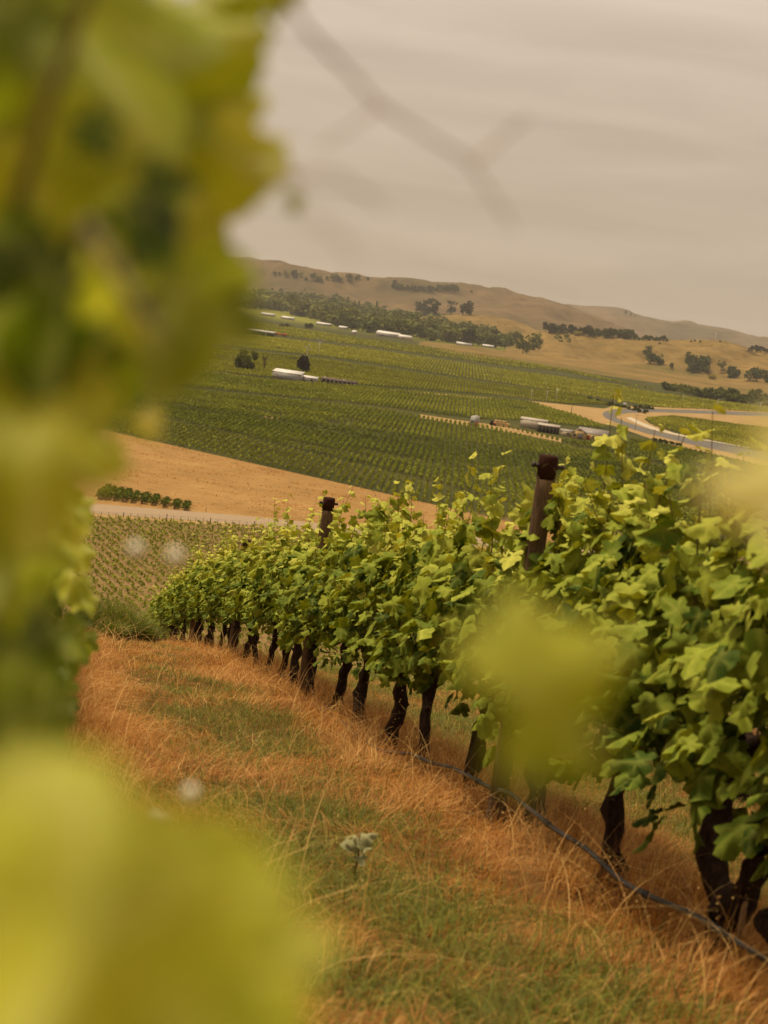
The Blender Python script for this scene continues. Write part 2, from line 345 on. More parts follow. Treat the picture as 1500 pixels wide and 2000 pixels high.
Z = lambda p: (940 + p[0] / 2.679, 560 + p[1] / 2.679)
outer = [(1700, 960), (1400, 890), (1100, 826), (950, 787), (860, 766), (770, 738), (695, 708), (652, 688), (632, 668), (648, 652), (700, 641), (850, 636), (1000, 642), (1250, 650), (1700, 668)]
inner = [(1700, 905), (1400, 850), (1150, 803), (985, 771), (890, 748), (810, 724), (745, 701), (712, 688), (706, 677), (722, 668), (765, 661), (900, 656), (1050, 660), (1250, 668), (1700, 688)]
sheet('road_verge', [Z(p) for p in [(240, 596), (640, 638), (700, 622), (1000, 632), (1500, 648), (1900, 662), (1900, 800), (1500, 742), (1000, 672), (850, 690), (880, 715), (1010, 765), (1200, 812), (1500, 880), (1900, 965), (1900, 1050), (1400, 930), (1080, 850), (900, 800), (700, 730), (610, 712), (500, 676)]], 0.05, M['verge'])
strip('road', [Z(p) for p in outer], [Z(p) for p in inner], 0.10, M['asphalt'])
strip('road_edge', [Z(p) for p in [(757, 684), (775, 697), (815, 716), (890, 745), (985, 768), (1150, 800), (1400, 846)]], [Z(p) for p in [(785, 682), (805, 693), (845, 711), (912, 738), (1000, 763), (1160, 795), (1405, 840)]], 0.14, M['kerb'])
strip('farm_lane', [(820, 809), (900, 821), (960, 829), (1010, 838), (1100, 857)], [(815, 815), (895, 830), (955, 838), (1005, 846), (1095, 864)], 0.06, M['verge'])
strip('shed_lane', [(400, 722), (520, 741), (620, 752), (720, 757), (960, 777)], [(400, 727), (520, 746), (620, 757), (720, 760), (960, 779)], 0.06, M['verge'])
sheet('field_patch', [(505, 808), (545, 812), (560, 819), (520, 816)], 0.06, M['verge'])

def hill(name, crest, Dc, Db, mat, amp, seed, nx=260, ny=70, back=0.35):
    """a range of hills: crest traced as an angle above the level, lifted to its distance, with a modelled slope in front and behind"""
    cx = np.array([p[0] for p in crest], float); cy = np.array([p[1] for p in crest], float)
    px = np.linspace(cx[0], cx[-1], nx); py = np.interp(px, cx, cy)
    k = np.ones(5) / 5; py[4:-4] = np.convolve(py, k, 'same')[4:-4]
    top = np.array([at(a, b, Dc) for a, b in zip(px, py)])
    hd = norm(top[:, :2])                                        # plan direction
    rc = np.linalg.norm(top[:, :2], axis=1); zc = top[:, 2]
    tt = np.concatenate([np.linspace(0, 1, ny), 1 + np.linspace(0.05, 1, 18) * back * 2])
    rr = rc[None] + (tt[:, None] - 1) * (Dc - Db)
    f = np.where(tt <= 1, np.sin(np.clip(tt, 0, 1) * math.pi / 2) ** 1.25, np.clip(1 - ((tt - 1) / (back * 2)), 0, 1) ** 1.3)
    P2 = hd[None] * rr[..., None]
    ns = 1 - 2 * np.abs(vnoise(P2, amp * 9, seed, 5, 0.55) - 0.5) * 2
    env = np.sin(np.clip(tt, 0, 1) * math.pi) ** 0.7 * (tt <= 1)
    Zz = f[:, None] * (zc[None] + 1.0) - 1.0 + env[:, None] * amp * (ns - 0.45) * np.clip(zc[None] / 60, 0.15, 1)
    Zz += (np.abs(tt - 1) < 0.3)[:, None] * (vnoise(P2, amp * 1.5, seed + 5, 3) - 0.5) * amp * 0.10
    Zz = np.maximum(Zz, -0.6)
    V = np.concatenate([P2, Zz[..., None]], -1)
    o_ = link(name, mesh(name, V.reshape(-1, 3), [gridf(len(tt), nx)], mat, smooth=True)); tag(o_, kind='structure'); return V
HF = hill('hills', [(-250, 478), (-50, 470), (120, 486), (250, 498), (330, 502), (380, 505), (420, 513), (450, 521), (500, 524), (540, 524), (600, 530), (650, 539), (700, 545), (740, 549), (800, 553), (860, 562), (900, 567), (940, 573), (985, 578), (1040, 590), (1080, 600), (1120, 612), (1160, 628), (1230, 660)], 7200, 4700, M['hill_far'], 95, 3)
hill('hills', [(-300, 470), (300, 500), (380, 505), (420, 506), (440, 510), (462, 512), (480, 512), (505, 520), (520, 523), (560, 526), (640, 545), (900, 580), (1040, 600), (1080, 598), (1100, 597), (1120, 596), (1150, 600), (1180, 606), (1220, 612), (1260, 620), (1300, 627), (1340, 629), (1370, 635), (1400, 640), (1430, 648), (1460, 658), (1500, 668), (1560, 684), (1700, 700), (1900, 716)], 10500, 7600, M['hill_grey'], 110, 11)
HK = hill('knoll', [(760, 655), (785, 640), (800, 627), (830, 618), (880, 615), (930, 615), (970, 618), (1000, 625), (1030, 636), (1060, 650), (1090, 664)], 4300, 3900, M['hill_tan'], 8, 5, 120, 40)
HT = hill('tan_hill', [(990, 668), (1030, 654), (1056, 648), (1119, 653), (1180, 658), (1231, 663), (1276, 666), (1330, 667), (1388, 667), (1410, 668), (1440, 676), (1463, 684), (1500, 690), (1560, 700), (1750, 728)], 3700, 2950, M['hill_tan'], 22, 9, 200, 50)
hill('bank', [(800, 668), (850, 671), (900, 674), (940, 679), (1020, 690), (1100, 700), (1200, 713), (1335, 733), (1420, 748), (1500, 762), (1700, 795)], 2750, 2250, M['hill_tan'], 4, 13, 200, 40)

# ------------------------------------------------------------------ leaves
HALF = np.array([(0.0, -0.02), (0.10, -0.20), (0.28, -0.27), (0.45, -0.15), (0.50, 0.0), (0.41, 0.09), (0.57, 0.20), (0.60, 0.40), (0.47, 0.45), (0.33, 0.45), (0.30, 0.62), (0.18, 0.79), (0.0, 0.95)])
RIM = np.concatenate([HALF, (HALF * [-1, 1])[-2:0:-1]])
def leaf_shape(level):
    """a five-lobed vine leaf, petiole at the origin, width about 1.2; returns V (nv,3), tris, vein mask"""
    rim = RIM if level > 0 else RIM[::2]
    if level == 2:                               # toothed margin for the close leaves
        q = np.concatenate([rim, rim[:1]]); pts = []
        for a, b in zip(q[:-1], q[1:]):
            for s_ in np.linspace(0, 1, 4, endpoint=False):
                p = a + (b - a) * s_; pts.append(p * (1 + (0.035 if int(s_ * 4) % 2 else -0.02)) if s_ else p)
        rim = np.array(pts)
    c = np.array([0.0, 0.18]); n = len(rim); rings = {0: [1.0], 1: [0.55, 1.0], 2: [0.25, 0.5, 0.75, 1.0]}[level]
    V = [c]; F = []
    for r_ in rings: V += list(c + (rim - c) * r_)
    for j in range(n): F.append((0, 1 + j, 1 + (j + 1) % n))
    for k in range(len(rings) - 1):
        a, b = 1 + k * n, 1 + (k + 1) * n
        for j in range(n):
            j2 = (j + 1) % n; F += [(a + j, b + j, b + j2), (a + j, b + j2, a + j2)]
    V = np.array(V); x, y = V[:, 0], V[:, 1]
    z = -0.28 * np.abs(x) - 0.22 * (y - 0.2) ** 2 + 0.10 * np.cos(9 * np.arctan2(x, y + 0.25)) * np.hypot(x, y)
    ang = np.arctan2(x, y + 0.02); vein = np.zeros(len(V))
    for a_ in (0, 0.75, -0.75, 1.75, -1.75): vein = np.maximum(vein, np.exp(-((ang - a_) / 0.10) ** 2))
    return np.stack([x, y, z], 1), np.array(F), vein * 0.14
LEAF = [leaf_shape(i) for i in range(3)]
def leaves(pos_, nrm, tip, size, tint, level):
    """many leaves at once: petiole points, face normals, tip directions, sizes, tints"""
    LV, LF, vein = LEAF[level]; n = len(pos_); nv = len(LV)
    nrm = norm(nrm); tip = norm(tip - nrm * (tip * nrm).sum(1, keepdims=True)); a = np.cross(tip, nrm)
    rg = rngf(n * 7 + level); fold = rg.uniform(0.0, 1.2, (n, 1, 1)); wid = rg.uniform(0.82, 1.1, (n, 1, 1))
    ang = np.arctan2(LV[:, 0], LV[:, 1] - 0.2)[None]; ph = rg.uniform(0, 6.28, (3, n, 1))     # no two outlines alike
    jt = (1 + 0.10 * np.sin(2 * ang + ph[0]) + 0.08 * np.sin(3 * ang + ph[1]) + rg.normal(0, 0.05, (n, nv)))[..., None]; curl = rg.normal(0, 0.22, (n, 1, 1))
    LV = LV[None] * jt; LV[..., 2:3] += curl * (LV[..., 1:2] - 0.3) * np.abs(LV[..., 1:2]) + 0.12 * np.sin(4 * LV[..., 0:1] + ph[2][..., None])
    V = pos_[:, None] + size[:, None, None] * (LV[..., 0:1] * wid * a[:, None] + LV[..., 1:2] * tip[:, None] + LV[..., 2:3] * (0.4 + fold) * nrm[:, None])
    F = (LF[None] + (np.arange(n) * nv)[:, None, None]).reshape(-1, 3)
    T = np.stack([np.repeat(tint, nv), np.tile(vein, n), np.zeros(n * nv)], 1)
    return V.reshape(-1, 3), F, T

def cards(P_, size, rg, up=0.3, aspect=1.0):      # small leaf-clump faces at scattered points
    n = len(P_); nr = norm(rg.normal(size=(n, 3)) + [0, 0, up]); a = norm(np.cross(nr, rg.normal(size=(n, 3)))); b = np.cross(nr, a)
    s_ = np.broadcast_to(size, (n,))[:, None]
    q = [(-1, -.6), (.3, -1), (1, .5), (-.4, 1)]
    V = np.stack([P_ + s_ * 0.5 * (u * a + v * aspect * b) for u, v in q], 1)
    return V.reshape(-1, 3), np.arange(n * 4).reshape(n, 4)

# ------------------------------------------------------------------ the near vine rows
ROWDIR = np.array([-0.190, 0.985]); ROWDIR /= np.linalg.norm(ROWDIR); PERP = np.array([ROWDIR[1], -ROWDIR[0]])   # PERP points right
ROW_RZ = math.atan2(ROWDIR[1], ROWDIR[0])
P1 = np.array([0.888, 7.937])                    # foot of the nearest post, right-hand row
SLOPE = -0.185
def row_pt(d, off=0.0):                          # d: depth in front of the camera
    p = P1 + ROWDIR * (d - 8.2) * 1.003 + PERP * off
    return np.array([p[0], p[1], float(gz(p[0], p[1]))])

def canopy_mesh(seed, level, n=430, top=1.72, light=0.0, low=0.46, big=1.0):
    rg = rngf(seed); k = n
    ns = 15; sh_u = np.linspace(-0.62, 0.62, ns) + rg.normal(0, 0.05, ns); sh_h = rg.normal(top, 0.16, ns); sh_w = rg.normal(0, 0.07, ns); sh_k = rg.uniform(0.45, 1.45, ns)
    si = rg.integers(0, ns, k); sh_b = rg.uniform(low, low + 0.30, ns); z = sh_b[si] + (sh_h[si] - sh_b[si]) * rg.beta(1.35, 1.0, k)
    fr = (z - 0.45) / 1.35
    half = np.interp(z, [0.3, 0.58, 0.95, 1.3, 1.6, 1.9], [0.13, 0.28, 0.33, 0.26, 0.15, 0.06])
    side = np.where(rg.random(k) < 0.5, -1, 1); wv = side * half * sh_k[si] * rg.beta(2.2, 1.0, k) + sh_w[si] * fr
    u = sh_u[si] + rg.normal(0, 0.06, k)
    P_ = np.stack([u, wv, z], 1)
    nr = np.stack([rg.normal(0, 0.45, k), side * rg.uniform(0.35, 1.0, k), rg.uniform(-0.15, 1.0, k) + 0.3 * fr], 1) + rg.normal(0, 0.25, (k, 3))
    tp = np.stack([rg.normal(0, 0.9, k), side * rg.uniform(-0.1, 0.8, k), rg.uniform(-1.1, 0.25, k)], 1)
    size = (0.050 + 0.080 * rg.beta(1.5, 1.5, k)) * big * np.interp(fr, [0, 0.7, 1.0, 1.3], [1, 1.0, 0.75, 0.5])
    old = rg.random(k) < 0.24                     # older, darker leaves mixed in to stand for the shaded gaps
    tint = np.clip(np.where(old, 0.06 + 0.16 * fr, 0.36 + 0.36 * np.clip(fr, 0, 1.1)) + rg.normal(0, 0.12, k) + light, 0, 1)  # paler young leaves higher up; low ones darkened like the canopy's shaded underside
    # spiky shoot tips above the wires with small pale leaves
    mb = MB(); tp_p, tp_n, tp_t, tp_s, tp_c = [], [], [], [], []
    for i in range(ns):
        x0 = sh_u[i]; h1 = sh_h[i] + (rg.uniform(0.14, 0.56) if i % 3 else rg.uniform(0, 0.16))
        path = [np.array([x0 * 0.9, 0, 0.78]), np.array([x0, sh_w[i] * 0.5, 1.2]), np.array([x0 + rg.normal(0, 0.04), sh_w[i], sh_h[i] - 0.1]), np.array([x0 + rg.normal(0, 0.09), sh_w[i] + rg.normal(0, 0.07), h1])]
        mb.tube(path, [0.0052, 0.0045, 0.0035, 0.0015], 5, False)
        for f_ in np.linspace(0.0, 1.0, 9):
            p = path[2] + (path[3] - path[2]) * f_; d = rg.normal(size=3); d[2] = abs(d[2]) * 0.4 + 0.1; d = norm(d)
            tp_p.append(p + d * 0.025); tp_n.append(norm(np.array([d[0] * 0.4, d[1] * 0.4, 0.7]) + rg.normal(0, 0.35, 3))); tp_t.append(d + [0, 0, -0.2]); tp_s.append(0.075 * (1 - f_) + 0.035 + rg.uniform(0, 0.03)); tp_c.append(np.clip(0.62 + 0.25 * f_ + rg.normal(0, 0.1) + light, 0, 1))
        if i % 3 == 0:                           # a curled tendril
            q = path[3]; mb.tube([q, q + [0.03, 0.02, 0.05], q + [0.05, 0.05, 0.07], q + [0.04, 0.08, 0.05]], [0.0012, 0.001, 0.001, 0.0006], 4, False)
    P_ = np.concatenate([P_, tp_p]); nr = np.concatenate([nr, tp_n]); tp = np.concatenate([tp, tp_t]); size = np.concatenate([size, tp_s]); tint = np.concatenate([tint, tp_c])
    P_[:, 2] += P_[:, 0] * SLOPE                 # the row follows the fall of the hill
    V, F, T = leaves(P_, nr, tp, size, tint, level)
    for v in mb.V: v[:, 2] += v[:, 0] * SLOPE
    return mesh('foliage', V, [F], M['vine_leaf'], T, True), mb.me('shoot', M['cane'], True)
def trunk_mesh(seed, kind='straight'):
    rg = rngf(seed); mb = MB(); zs = np.linspace(-0.12, 0.78, 13)
    if kind == 'fork':
        for s_ in (-1, 1):
            zz = np.linspace(0.16, 0.80, 9); x = s_ * (0.03 + 0.16 * np.sin(np.clip((zz - 0.16) / 0.34, 0, 1) * math.pi / 2)) + rg.normal(0, 0.012, 9); y = rg.normal(0, 0.012, 9)
            mb.tube(np.stack([x, y, zz], 1), np.linspace(0.054, 0.042, 9) * rg.uniform(0.75, 1.3, 9), 12, True, 0.28, seed + s_)
        zz = np.linspace(-0.12, 0.24, 6); mb.tube(np.stack([rg.normal(0, 0.01, 6), rg.normal(0, 0.01, 6), zz], 1), [0.06, 0.058, 0.05, 0.05, 0.062, 0.058], 9, True, 0.16, seed)
    else:
        amp = 0.07 if kind == 'straight' else 0.11
        ph = rg.uniform(0, 6.28); x = amp * np.sin(zs * 5 + ph) + rg.normal(0, 0.010, 13); y = 0.03 * np.cos(zs * 4 + ph) + rg.normal(0, 0.008, 13)
        x -= np.interp(0, zs, x); y -= np.interp(0, zs, y)
        x += zs * rg.normal(0, 0.12)
        rad = np.interp(zs, [-0.12, 0.02, 0.15, 0.6, 0.78], [0.058, 0.050, 0.038, 0.035, 0.050]) * rg.uniform(0.75, 1.35, 13)
        mb.tube(np.stack([x, y, zs], 1), rad, 13, True, 0.30, seed)
        for _ in range(4):                       # old spurs
            zz = rg.uniform(0.35, 0.7); q = np.array([np.interp(zz, zs, x), np.interp(zz, zs, y), zz]); d = norm(rg.normal(size=3) + [0, 0, 0.4])
            mb.tube([q, q + d * 0.05, q + d * 0.09], [0.02, 0.015, 0.008], 6, True, 0.2, seed)
    xe = 0.0
    for s_ in (-1, 1):                           # arms along the wire
        xs = np.linspace(0, 0.58, 7) * s_; zz = 0.78 + 0.02 * np.sin(np.abs(xs) * 9) + rg.normal(0, 0.008, 7); zz[0] -= 0.03
        mb.tube(np.stack([xs, rg.normal(0, 0.012, 7), zz + xs * SLOPE], 1), np.linspace(0.036, 0.014, 7), 8, True, 0.2, seed + 9)
    return mb.me('trunk', M['bark'], True)

# label for each vine of the right-hand row, by depth
VINES = [3.26, 4.43, 5.62, 6.77, 7.95, 9.1, 10.3, 11.5, 12.7, 13.9, 15.1]
RLAB = {4.43: 'grapevine with big leaves cut off by the right edge, hanging over the black hose',
        5.62: 'grapevine with forked dark trunk in a V shape, beside the pale stake',
        6.77: 'grapevine with a twisted dark trunk standing clear between fork and nearest post',
        7.95: 'grapevine with leafy shoots climbing round the nearest wooden post',
        9.1: 'grapevine with knobbly trunk half sunk in dry grass just past the nearest post',
        10.3: 'grapevine second past the nearest post, trunk hidden deep in leaf shade',
        11.5: 'grapevine with slim trunk halfway between the two wooden posts',
        12.7: 'grapevine with dark skirt of leaves, fourth past the nearest post',
        13.9: 'grapevine with thin trunk just in front of the farther wooden post',
        15.1: 'grapevine crowded against the farther wooden post with broad dark trunk'}
def vine(d, off, fol, trk, sht, label, group, seed, rng_s=1.0):
    p = row_pt(d, off); rg = rngf(seed); e_ = empty('grapevine', p, ROW_RZ)
    tag(e_, label, 'grapevine', group)
    link('trunk', trk, e_); f_ = link('foliage', fol, e_); s_ = link('shoot', sht, f_)
    return e_
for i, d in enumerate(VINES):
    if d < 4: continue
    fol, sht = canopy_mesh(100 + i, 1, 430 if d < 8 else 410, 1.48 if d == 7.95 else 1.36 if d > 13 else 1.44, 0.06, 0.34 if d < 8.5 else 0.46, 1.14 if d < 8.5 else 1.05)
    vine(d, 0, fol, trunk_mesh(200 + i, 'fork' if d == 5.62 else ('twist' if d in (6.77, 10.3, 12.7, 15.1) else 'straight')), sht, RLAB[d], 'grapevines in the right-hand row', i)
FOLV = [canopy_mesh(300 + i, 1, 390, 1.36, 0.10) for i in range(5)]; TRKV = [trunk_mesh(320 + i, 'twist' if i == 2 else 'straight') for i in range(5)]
k = 0; d = 16.27
while d < 43:
    lab = 'grapevine beyond the farther post, one of the run shrinking down the slope' if d < 28 else 'small pale grapevine at the far downhill end of the right-hand row'
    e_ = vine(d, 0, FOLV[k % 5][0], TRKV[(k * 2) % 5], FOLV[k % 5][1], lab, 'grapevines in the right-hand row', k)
    e_.scale = (1, 1, 0.97 + 0.05 * math.sin(k * 1.7))
    k += 1; d += 1.17
d = 4.9; k = 0
while d < 40:
    lab = ('blurred grapevine of the left row, beside the camera' if d < 8 else 'grapevine of the left row behind blurred leaves' if d < 20 else 'grapevine hidden far down the left row')
    if d < 14:
        fol, sht = canopy_mesh(400 + k, 1, 420, 1.45, 0.12)
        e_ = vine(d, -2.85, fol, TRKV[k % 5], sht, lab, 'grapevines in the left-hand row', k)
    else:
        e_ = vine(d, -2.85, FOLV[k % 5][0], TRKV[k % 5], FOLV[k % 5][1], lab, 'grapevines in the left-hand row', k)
    k += 1; d += 1.17
# further rows to the right, seen only through the gaps under the leaves
for off in (2.45,):
    d = 6.0; k = 0
    while d < 14:
        vine(d, off, FOLV[(k + 2) % 5][0], TRKV[(k + 1) % 5], FOLV[(k + 2) % 5][1], 'grapevine of the row behind, glimpsed through the right-hand row', 'grapevines in the row behind', k); k += 1; d += 1.2

def post(d, off, h, lean, label, rad=0.055):
    p = row_pt(d, off); e_ = empty('trellis_post', p, ROW_RZ); tag(e_, label, 'post', 'wooden trellis posts')
    zs = np.linspace(-0.3, h, 14); mb = MB(); mb.tube(np.stack([zs * lean, 0 * zs, zs], 1), rad * (1 + 0.05 * np.sin(zs * 5)), 14, True, 0.05, int(d * 10))
    mb.build('shaft', M['post'], e_, smooth=True)
    t_ = MB(); x0 = h * lean
    t_.tube([(x0, 0, h - 0.10), (x0, 0, h - 0.02), (x0, 0, h + 0.012), (x0, 0, h + 0.02)], [rad * 1.03, rad * 1.05, rad * 1.03, rad * 0.9], 14, True, 0.06, 5); t_.build('post_top', M['post_end'], e_)
    for s_ in (-1, 1):
        b_ = MB(); b_.tube([(x0, s_ * (rad * 0.8), h - 0.035), (x0, s_ * (rad + 0.022), h - 0.035)], [0.012, 0.012], 8); b_.tube([(x0, s_ * (rad + 0.022), h - 0.035), (x0, s_ * (rad + 0.034), h - 0.03)], [0.014, 0.014], 8)
        b_.build('bolt', M['iron'], e_)
    return e_
post(8.2, -0.11, 1.90, 0.012, 'weathered wooden post with reddish dark top, rising through nearest vine leaves', 0.047)
post(15.4, -0.05, 1.96, 0.0, 'dark wooden post with knobbed top standing against the brown field', 0.054)
post(22.6, 0.0, 1.70, 0.0, 'grey wooden post low in the vines far down the row', 0.06)
post(29.8, 0.0, 1.60, 0.0, 'small wooden post at the far end of the row', 0.06)
for h, lab in ((0.78, 'lowest trellis wire of the right-hand row, carrying the vine arms'), (1.12, 'middle trellis wire running through leaves of right-hand row'), (1.45, 'top trellis wire of the right-hand row, just under the shoot tips')):
    mb = MB(); mb.tube([row_pt(d, 0.06) + [0, 0, h] for d in np.linspace(3.4, 42, 40)], 0.0016, 5)
    tag(mb.build('trellis_wire', M['wire']), lab, 'wire', 'trellis wires')
# drip hose tied to the trunks, sagging between them
mb = MB(); hp = []
for d in np.linspace(3.8, 21, 180):
    ph = ((d - 4.43) / 1.17) % 1.0; p = row_pt(d, -0.13) + [0, 0, float(np.interp(d, [3.8, 5.2, 6.8, 8.0, 9.5, 11.5], [0.10, 0.13, 0.17, 0.21, 0.16, 0.04])) - 0.012 * math.sin(ph * math.pi)]; hp.append(p)
mb.tube(hp, 0.0115, 8); hose = mb.build('drip_hose', M['hose'], smooth=True)
tag(hose, 'black drip irrigation hose sagging from trunk to trunk above dry grass', 'hose')
for d in (4.9, 5.35, 6.1, 7.3, 8.6):
    b_ = MB(); i = int((d - 3.8) / (21 - 3.8) * 179); b_.tube([hp[i], hp[i + 1]], 0.0155, 8); b_.build('dripper', M['hose'], hose)
# bamboo-like stake, old stump
p = row_pt(5.45, -0.02); mb = MB(); mb.tube([p + [0, 0, -0.1], p + [0.005, 0.005, 0.2], p + [0.008, 0, 0.36]], [0.011, 0.010, 0.009], 7)
tag(mb.build('vine_stake', M['stake'], smooth=True), 'short pale stake upright against the forked vine trunk', 'stake')
p = row_pt(4.98, 0.05); mb = MB(); mb.tube([p + np.array(q) for q in ((-0.14, 0.24, 0.16), (-0.06, 0.12, 0.13), (0.02, 0.02, 0.06), (0.10, -0.08, 0.0), (0.2, -0.2, -0.08))], [0.045, 0.062, 0.07, 0.075, 0.075], 9, True, 0.2, 4)
tag(mb.build('dead_vine_stump', M['bark'], smooth=True), 'dark dead vine stump leaning over in the dry grass at the right edge', 'stump')

# ------------------------------------------------------------------ grass
def blades(P_, h, wd, lean, rg, tint, segs=3, comb=0.0):
    n = len(P_); th = rg.uniform(0, 2 * math.pi, n)
    if comb: th = th * (1 - comb) + comb * 14 * vnoise(P_, 0.7, 44, 2)
    d = np.stack([np.cos(th), np.sin(th), 0 * th], 1)
    ps = th + rg.uniform(0.6, 2.5, n); sdv = np.stack([np.cos(ps), np.sin(ps), 0 * ps], 1)
    ts = np.linspace(0, 1, segs + 1); V = np.zeros((n, segs + 1, 2, 3))
    for i, t_ in enumerate(ts):
        c = P_ + d * (h * lean * t_ ** 1.7)[:, None]; c[:, 2] += h * (t_ - 0.45 * np.clip(lean, 0, 1.6) * t_ ** 2.2)
        ww = wd * (1 - 0.85 * t_ ** 1.4)
        V[:, i, 0] = c - sdv * ww[:, None] / 2; V[:, i, 1] = c + sdv * ww[:, None] / 2
    b = np.arange(n)[:, None] * (segs + 1) * 2 + np.arange(segs)[None] * 2
    F = np.stack([b, b + 1, b + 3, b + 2], -1).reshape(-1, 4)
    return V.reshape(-1, 3), F, np.repeat(tint, (segs + 1) * 2)
def scatter(n, rg, d0, d1, o0, o1, pw=1.0):       # denser near the camera
    u = rg.random(n); d = (d0 ** (1 - pw) + u * (d1 ** (1 - pw) - d0 ** (1 - pw))) ** (1 / (1 - pw)) if pw != 1 else d0 * (d1 / d0) ** u
    o_ = rg.uniform(o0, o1, n); p = P1[None] + ROWDIR[None] * (d - 8.2)[:, None] + PERP[None] * o_[:, None]
    return p, d, o_
def greenness(p, d, o_):                          # where the grass is still green: mid-alley patches, greener in front
    g = vnoise(p, 1.9, 21, 4, 0.6) + 0.5 * (vnoise(p, 0.5, 8, 2) - 0.5)
    mid = np.exp(-((o_ + 1.05) / 0.55) ** 2); front = np.clip((9.5 - d) / 4, 0, 1)
    behind = (o_ > 0.6) * 0.32
    patch = 0.20 * np.exp(-((o_ + 1.35) / 0.7) ** 2 - ((d - 12.0) / 2.6) ** 2)
    return g + patch + 0.32 * mid * (0.22 + front) - 0.30 * np.exp(-((o_) / 0.45) ** 2) - 0.17 * np.exp(-((o_ + 2.3) / 0.5) ** 2) - 0.05 * (d > 16) + behind
rg = rngf(5)
p, d, o_ = scatter(330000, rg, 3.6, 42, -3.6, 3.2, 1.15); g = greenness(p, d, o_)
keep = (g + rg.normal(0, 0.14, len(g)) < 0.68) & (vnoise(p, 0.28, 61, 3) + rg.normal(0, 0.05, len(g)) > 0.33); p, d, o_, g = p[keep], d[keep], o_[keep], g[keep]
n = len(p); far = np.clip(d / 12, 1, 2.2)
clump = vnoise(p, 0.33, 14, 2)
h = (0.08 + 0.13 * np.exp(-((o_ - 0.05) / 0.5) ** 2) * np.interp(d, [4, 9, 14], [0.45, 0.8, 1.1]) + 0.12 * np.exp(-((o_ + 2.35) / 0.45) ** 2)) * rg.uniform(0.4, 1.5, n) * (0.15 + 1.7 * clump)
root = np.concatenate([p, gz(p[:, 0], p[:, 1])[:, None] - 0.01], 1)
V, F, T = blades(root, h, rg.uniform(0.0022, 0.0056, n) * far, rg.uniform(0.2, 1.7, n), rg, np.clip(rg.normal(0.45, 0.21, n) + 0.45 * (clump - 0.5), 0, 1), 3, 0.6)
tag(link('dry_grass', mesh('dry_grass', V, [F], M['dry_grass'], T)), 'long dry orange grass under the vines and across the alley', 'grass', kind='stuff')
rg = rngf(6)
p, d, o_ = scatter(300000, rg, 3.6, 40, -3.4, 3.4, 1.2); g = greenness(p, d, o_); keep = g + rg.normal(0, 0.15, len(g)) > 0.585; p, d, o_ = p[keep], d[keep], o_[keep]
n = len(p); far = np.clip(d / 12, 1, 2.2); root = np.concatenate([p, gz(p[:, 0], p[:, 1])[:, None] - 0.01], 1)
V, F, T = blades(root, rg.uniform(0.04, 0.14, n), rg.uniform(0.003, 0.0055, n) * far, rg.uniform(0.3, 1.6, n), rg, np.clip(rg.normal(0.5, 0.22, n), 0, 1))
tag(link('green_grass', mesh('green_grass', V, [F], M['green_grass'], T)), 'short green grass in patches along the alley', 'grass', kind='stuff')
# long arching stalks with seed heads
rg = rngf(7); p, d, o_ = scatter(2300, rg, 4.2, 34, -2.7, 0.8, 1.1); n = len(p)
wgt = np.exp(-(o_ / 0.5) ** 2) + 0.7 * np.exp(-((o_ + 2.2) / 0.5) ** 2) + 0.12; keep = rg.random(n) < wgt; p, d, o_ = p[keep], d[keep], o_[keep]; n = len(p)
root = np.concatenate([p, gz(p[:, 0], p[:, 1])[:, None]], 1)
V, F, T = blades(root, rg.uniform(0.28, 0.62, n), np.full(n, 0.0032) * np.clip(d / 10, 1, 2), rg.uniform(0.3, 1.5, n), rg, np.clip(rg.normal(0.85, 0.12, n), 0, 1), 6)
tips = V.reshape(n, 7, 2, 3)[:, -1].mean(1); hv, hf = cards(np.repeat(tips, 3, 0) + rg.normal(0, 0.014, (n * 3, 3)) * [0.35, 0.35, 1.8], 0.006, rg)
V = np.concatenate([V, hv]); T = np.concatenate([T, np.full(len(hv), 0.9)]); F = np.concatenate([F, hf + (len(V) - len(hv))])
tag(link('grass_stalks', mesh('grass_stalks', V, [F], M['dry_grass'], T)), 'tall pale grass stalks with seed heads arching over the grass', 'grass', kind='stuff')
# grass on the steep slope just over the brow
rg = rngf(9); n = 26000; xx = rg.uniform(-22, 14, n); yy = rg.uniform(34, 75, n); root = np.stack([xx, yy, gz(xx, yy)], 1)
V, F, T = blades(root, rg.uniform(0.2, 0.55, n), np.full(n, 0.02), rg.uniform(0.3, 1.2, n), rg, np.clip(rg.normal(0.55, 0.2, n), 0, 1))
tag(link('slope_grass', mesh('slope_grass', V, [F], M['green_grass'], T)), 'rough olive grass on the slope below the brow', 'grass', kind='stuff')

# tussocks at the brow
def tussock(x, y, s, label):
    rg = rngf(int(abs(x * 31 + y * 7))); z0 = float(gz(x, y)); e_ = empty('tussock', (x, y, z0)); tag(e_, label, 'tussock', 'tussocks at the brow')
    n = 420; q = rg.normal(0, 0.16 * s, (n, 2)); root = np.concatenate([q, np.zeros((n, 1)) - 0.03], 1)
    V, F, T = blades(root, rg.uniform(0.8, 1.5, n) * s, np.full(n, 0.014), rg.uniform(0.2, 1.0, n), rg, np.clip(rg.normal(0.55, 0.2, n), 0, 1), 4)
    link('blades', mesh('blades', V, [F], M['green_grass'], T), e_)
    n = 260; q = rg.normal(0, 0.18 * s, (n, 2)); root = np.concatenate([q, np.zeros((n, 1)) - 0.03], 1)
    V, F, T = blades(root, rg.uniform(0.35, 0.7, n) * s, np.full(n, 0.018), rg.uniform(0.2, 0.8, n), rg, rg.uniform(0, 0.25, n), 3)
    link('dead_base', mesh('dead_base', V, [F], M['bark'], T), e_)
def brow(px, d): q = at(px, 1200, d); return q[0], q[1]
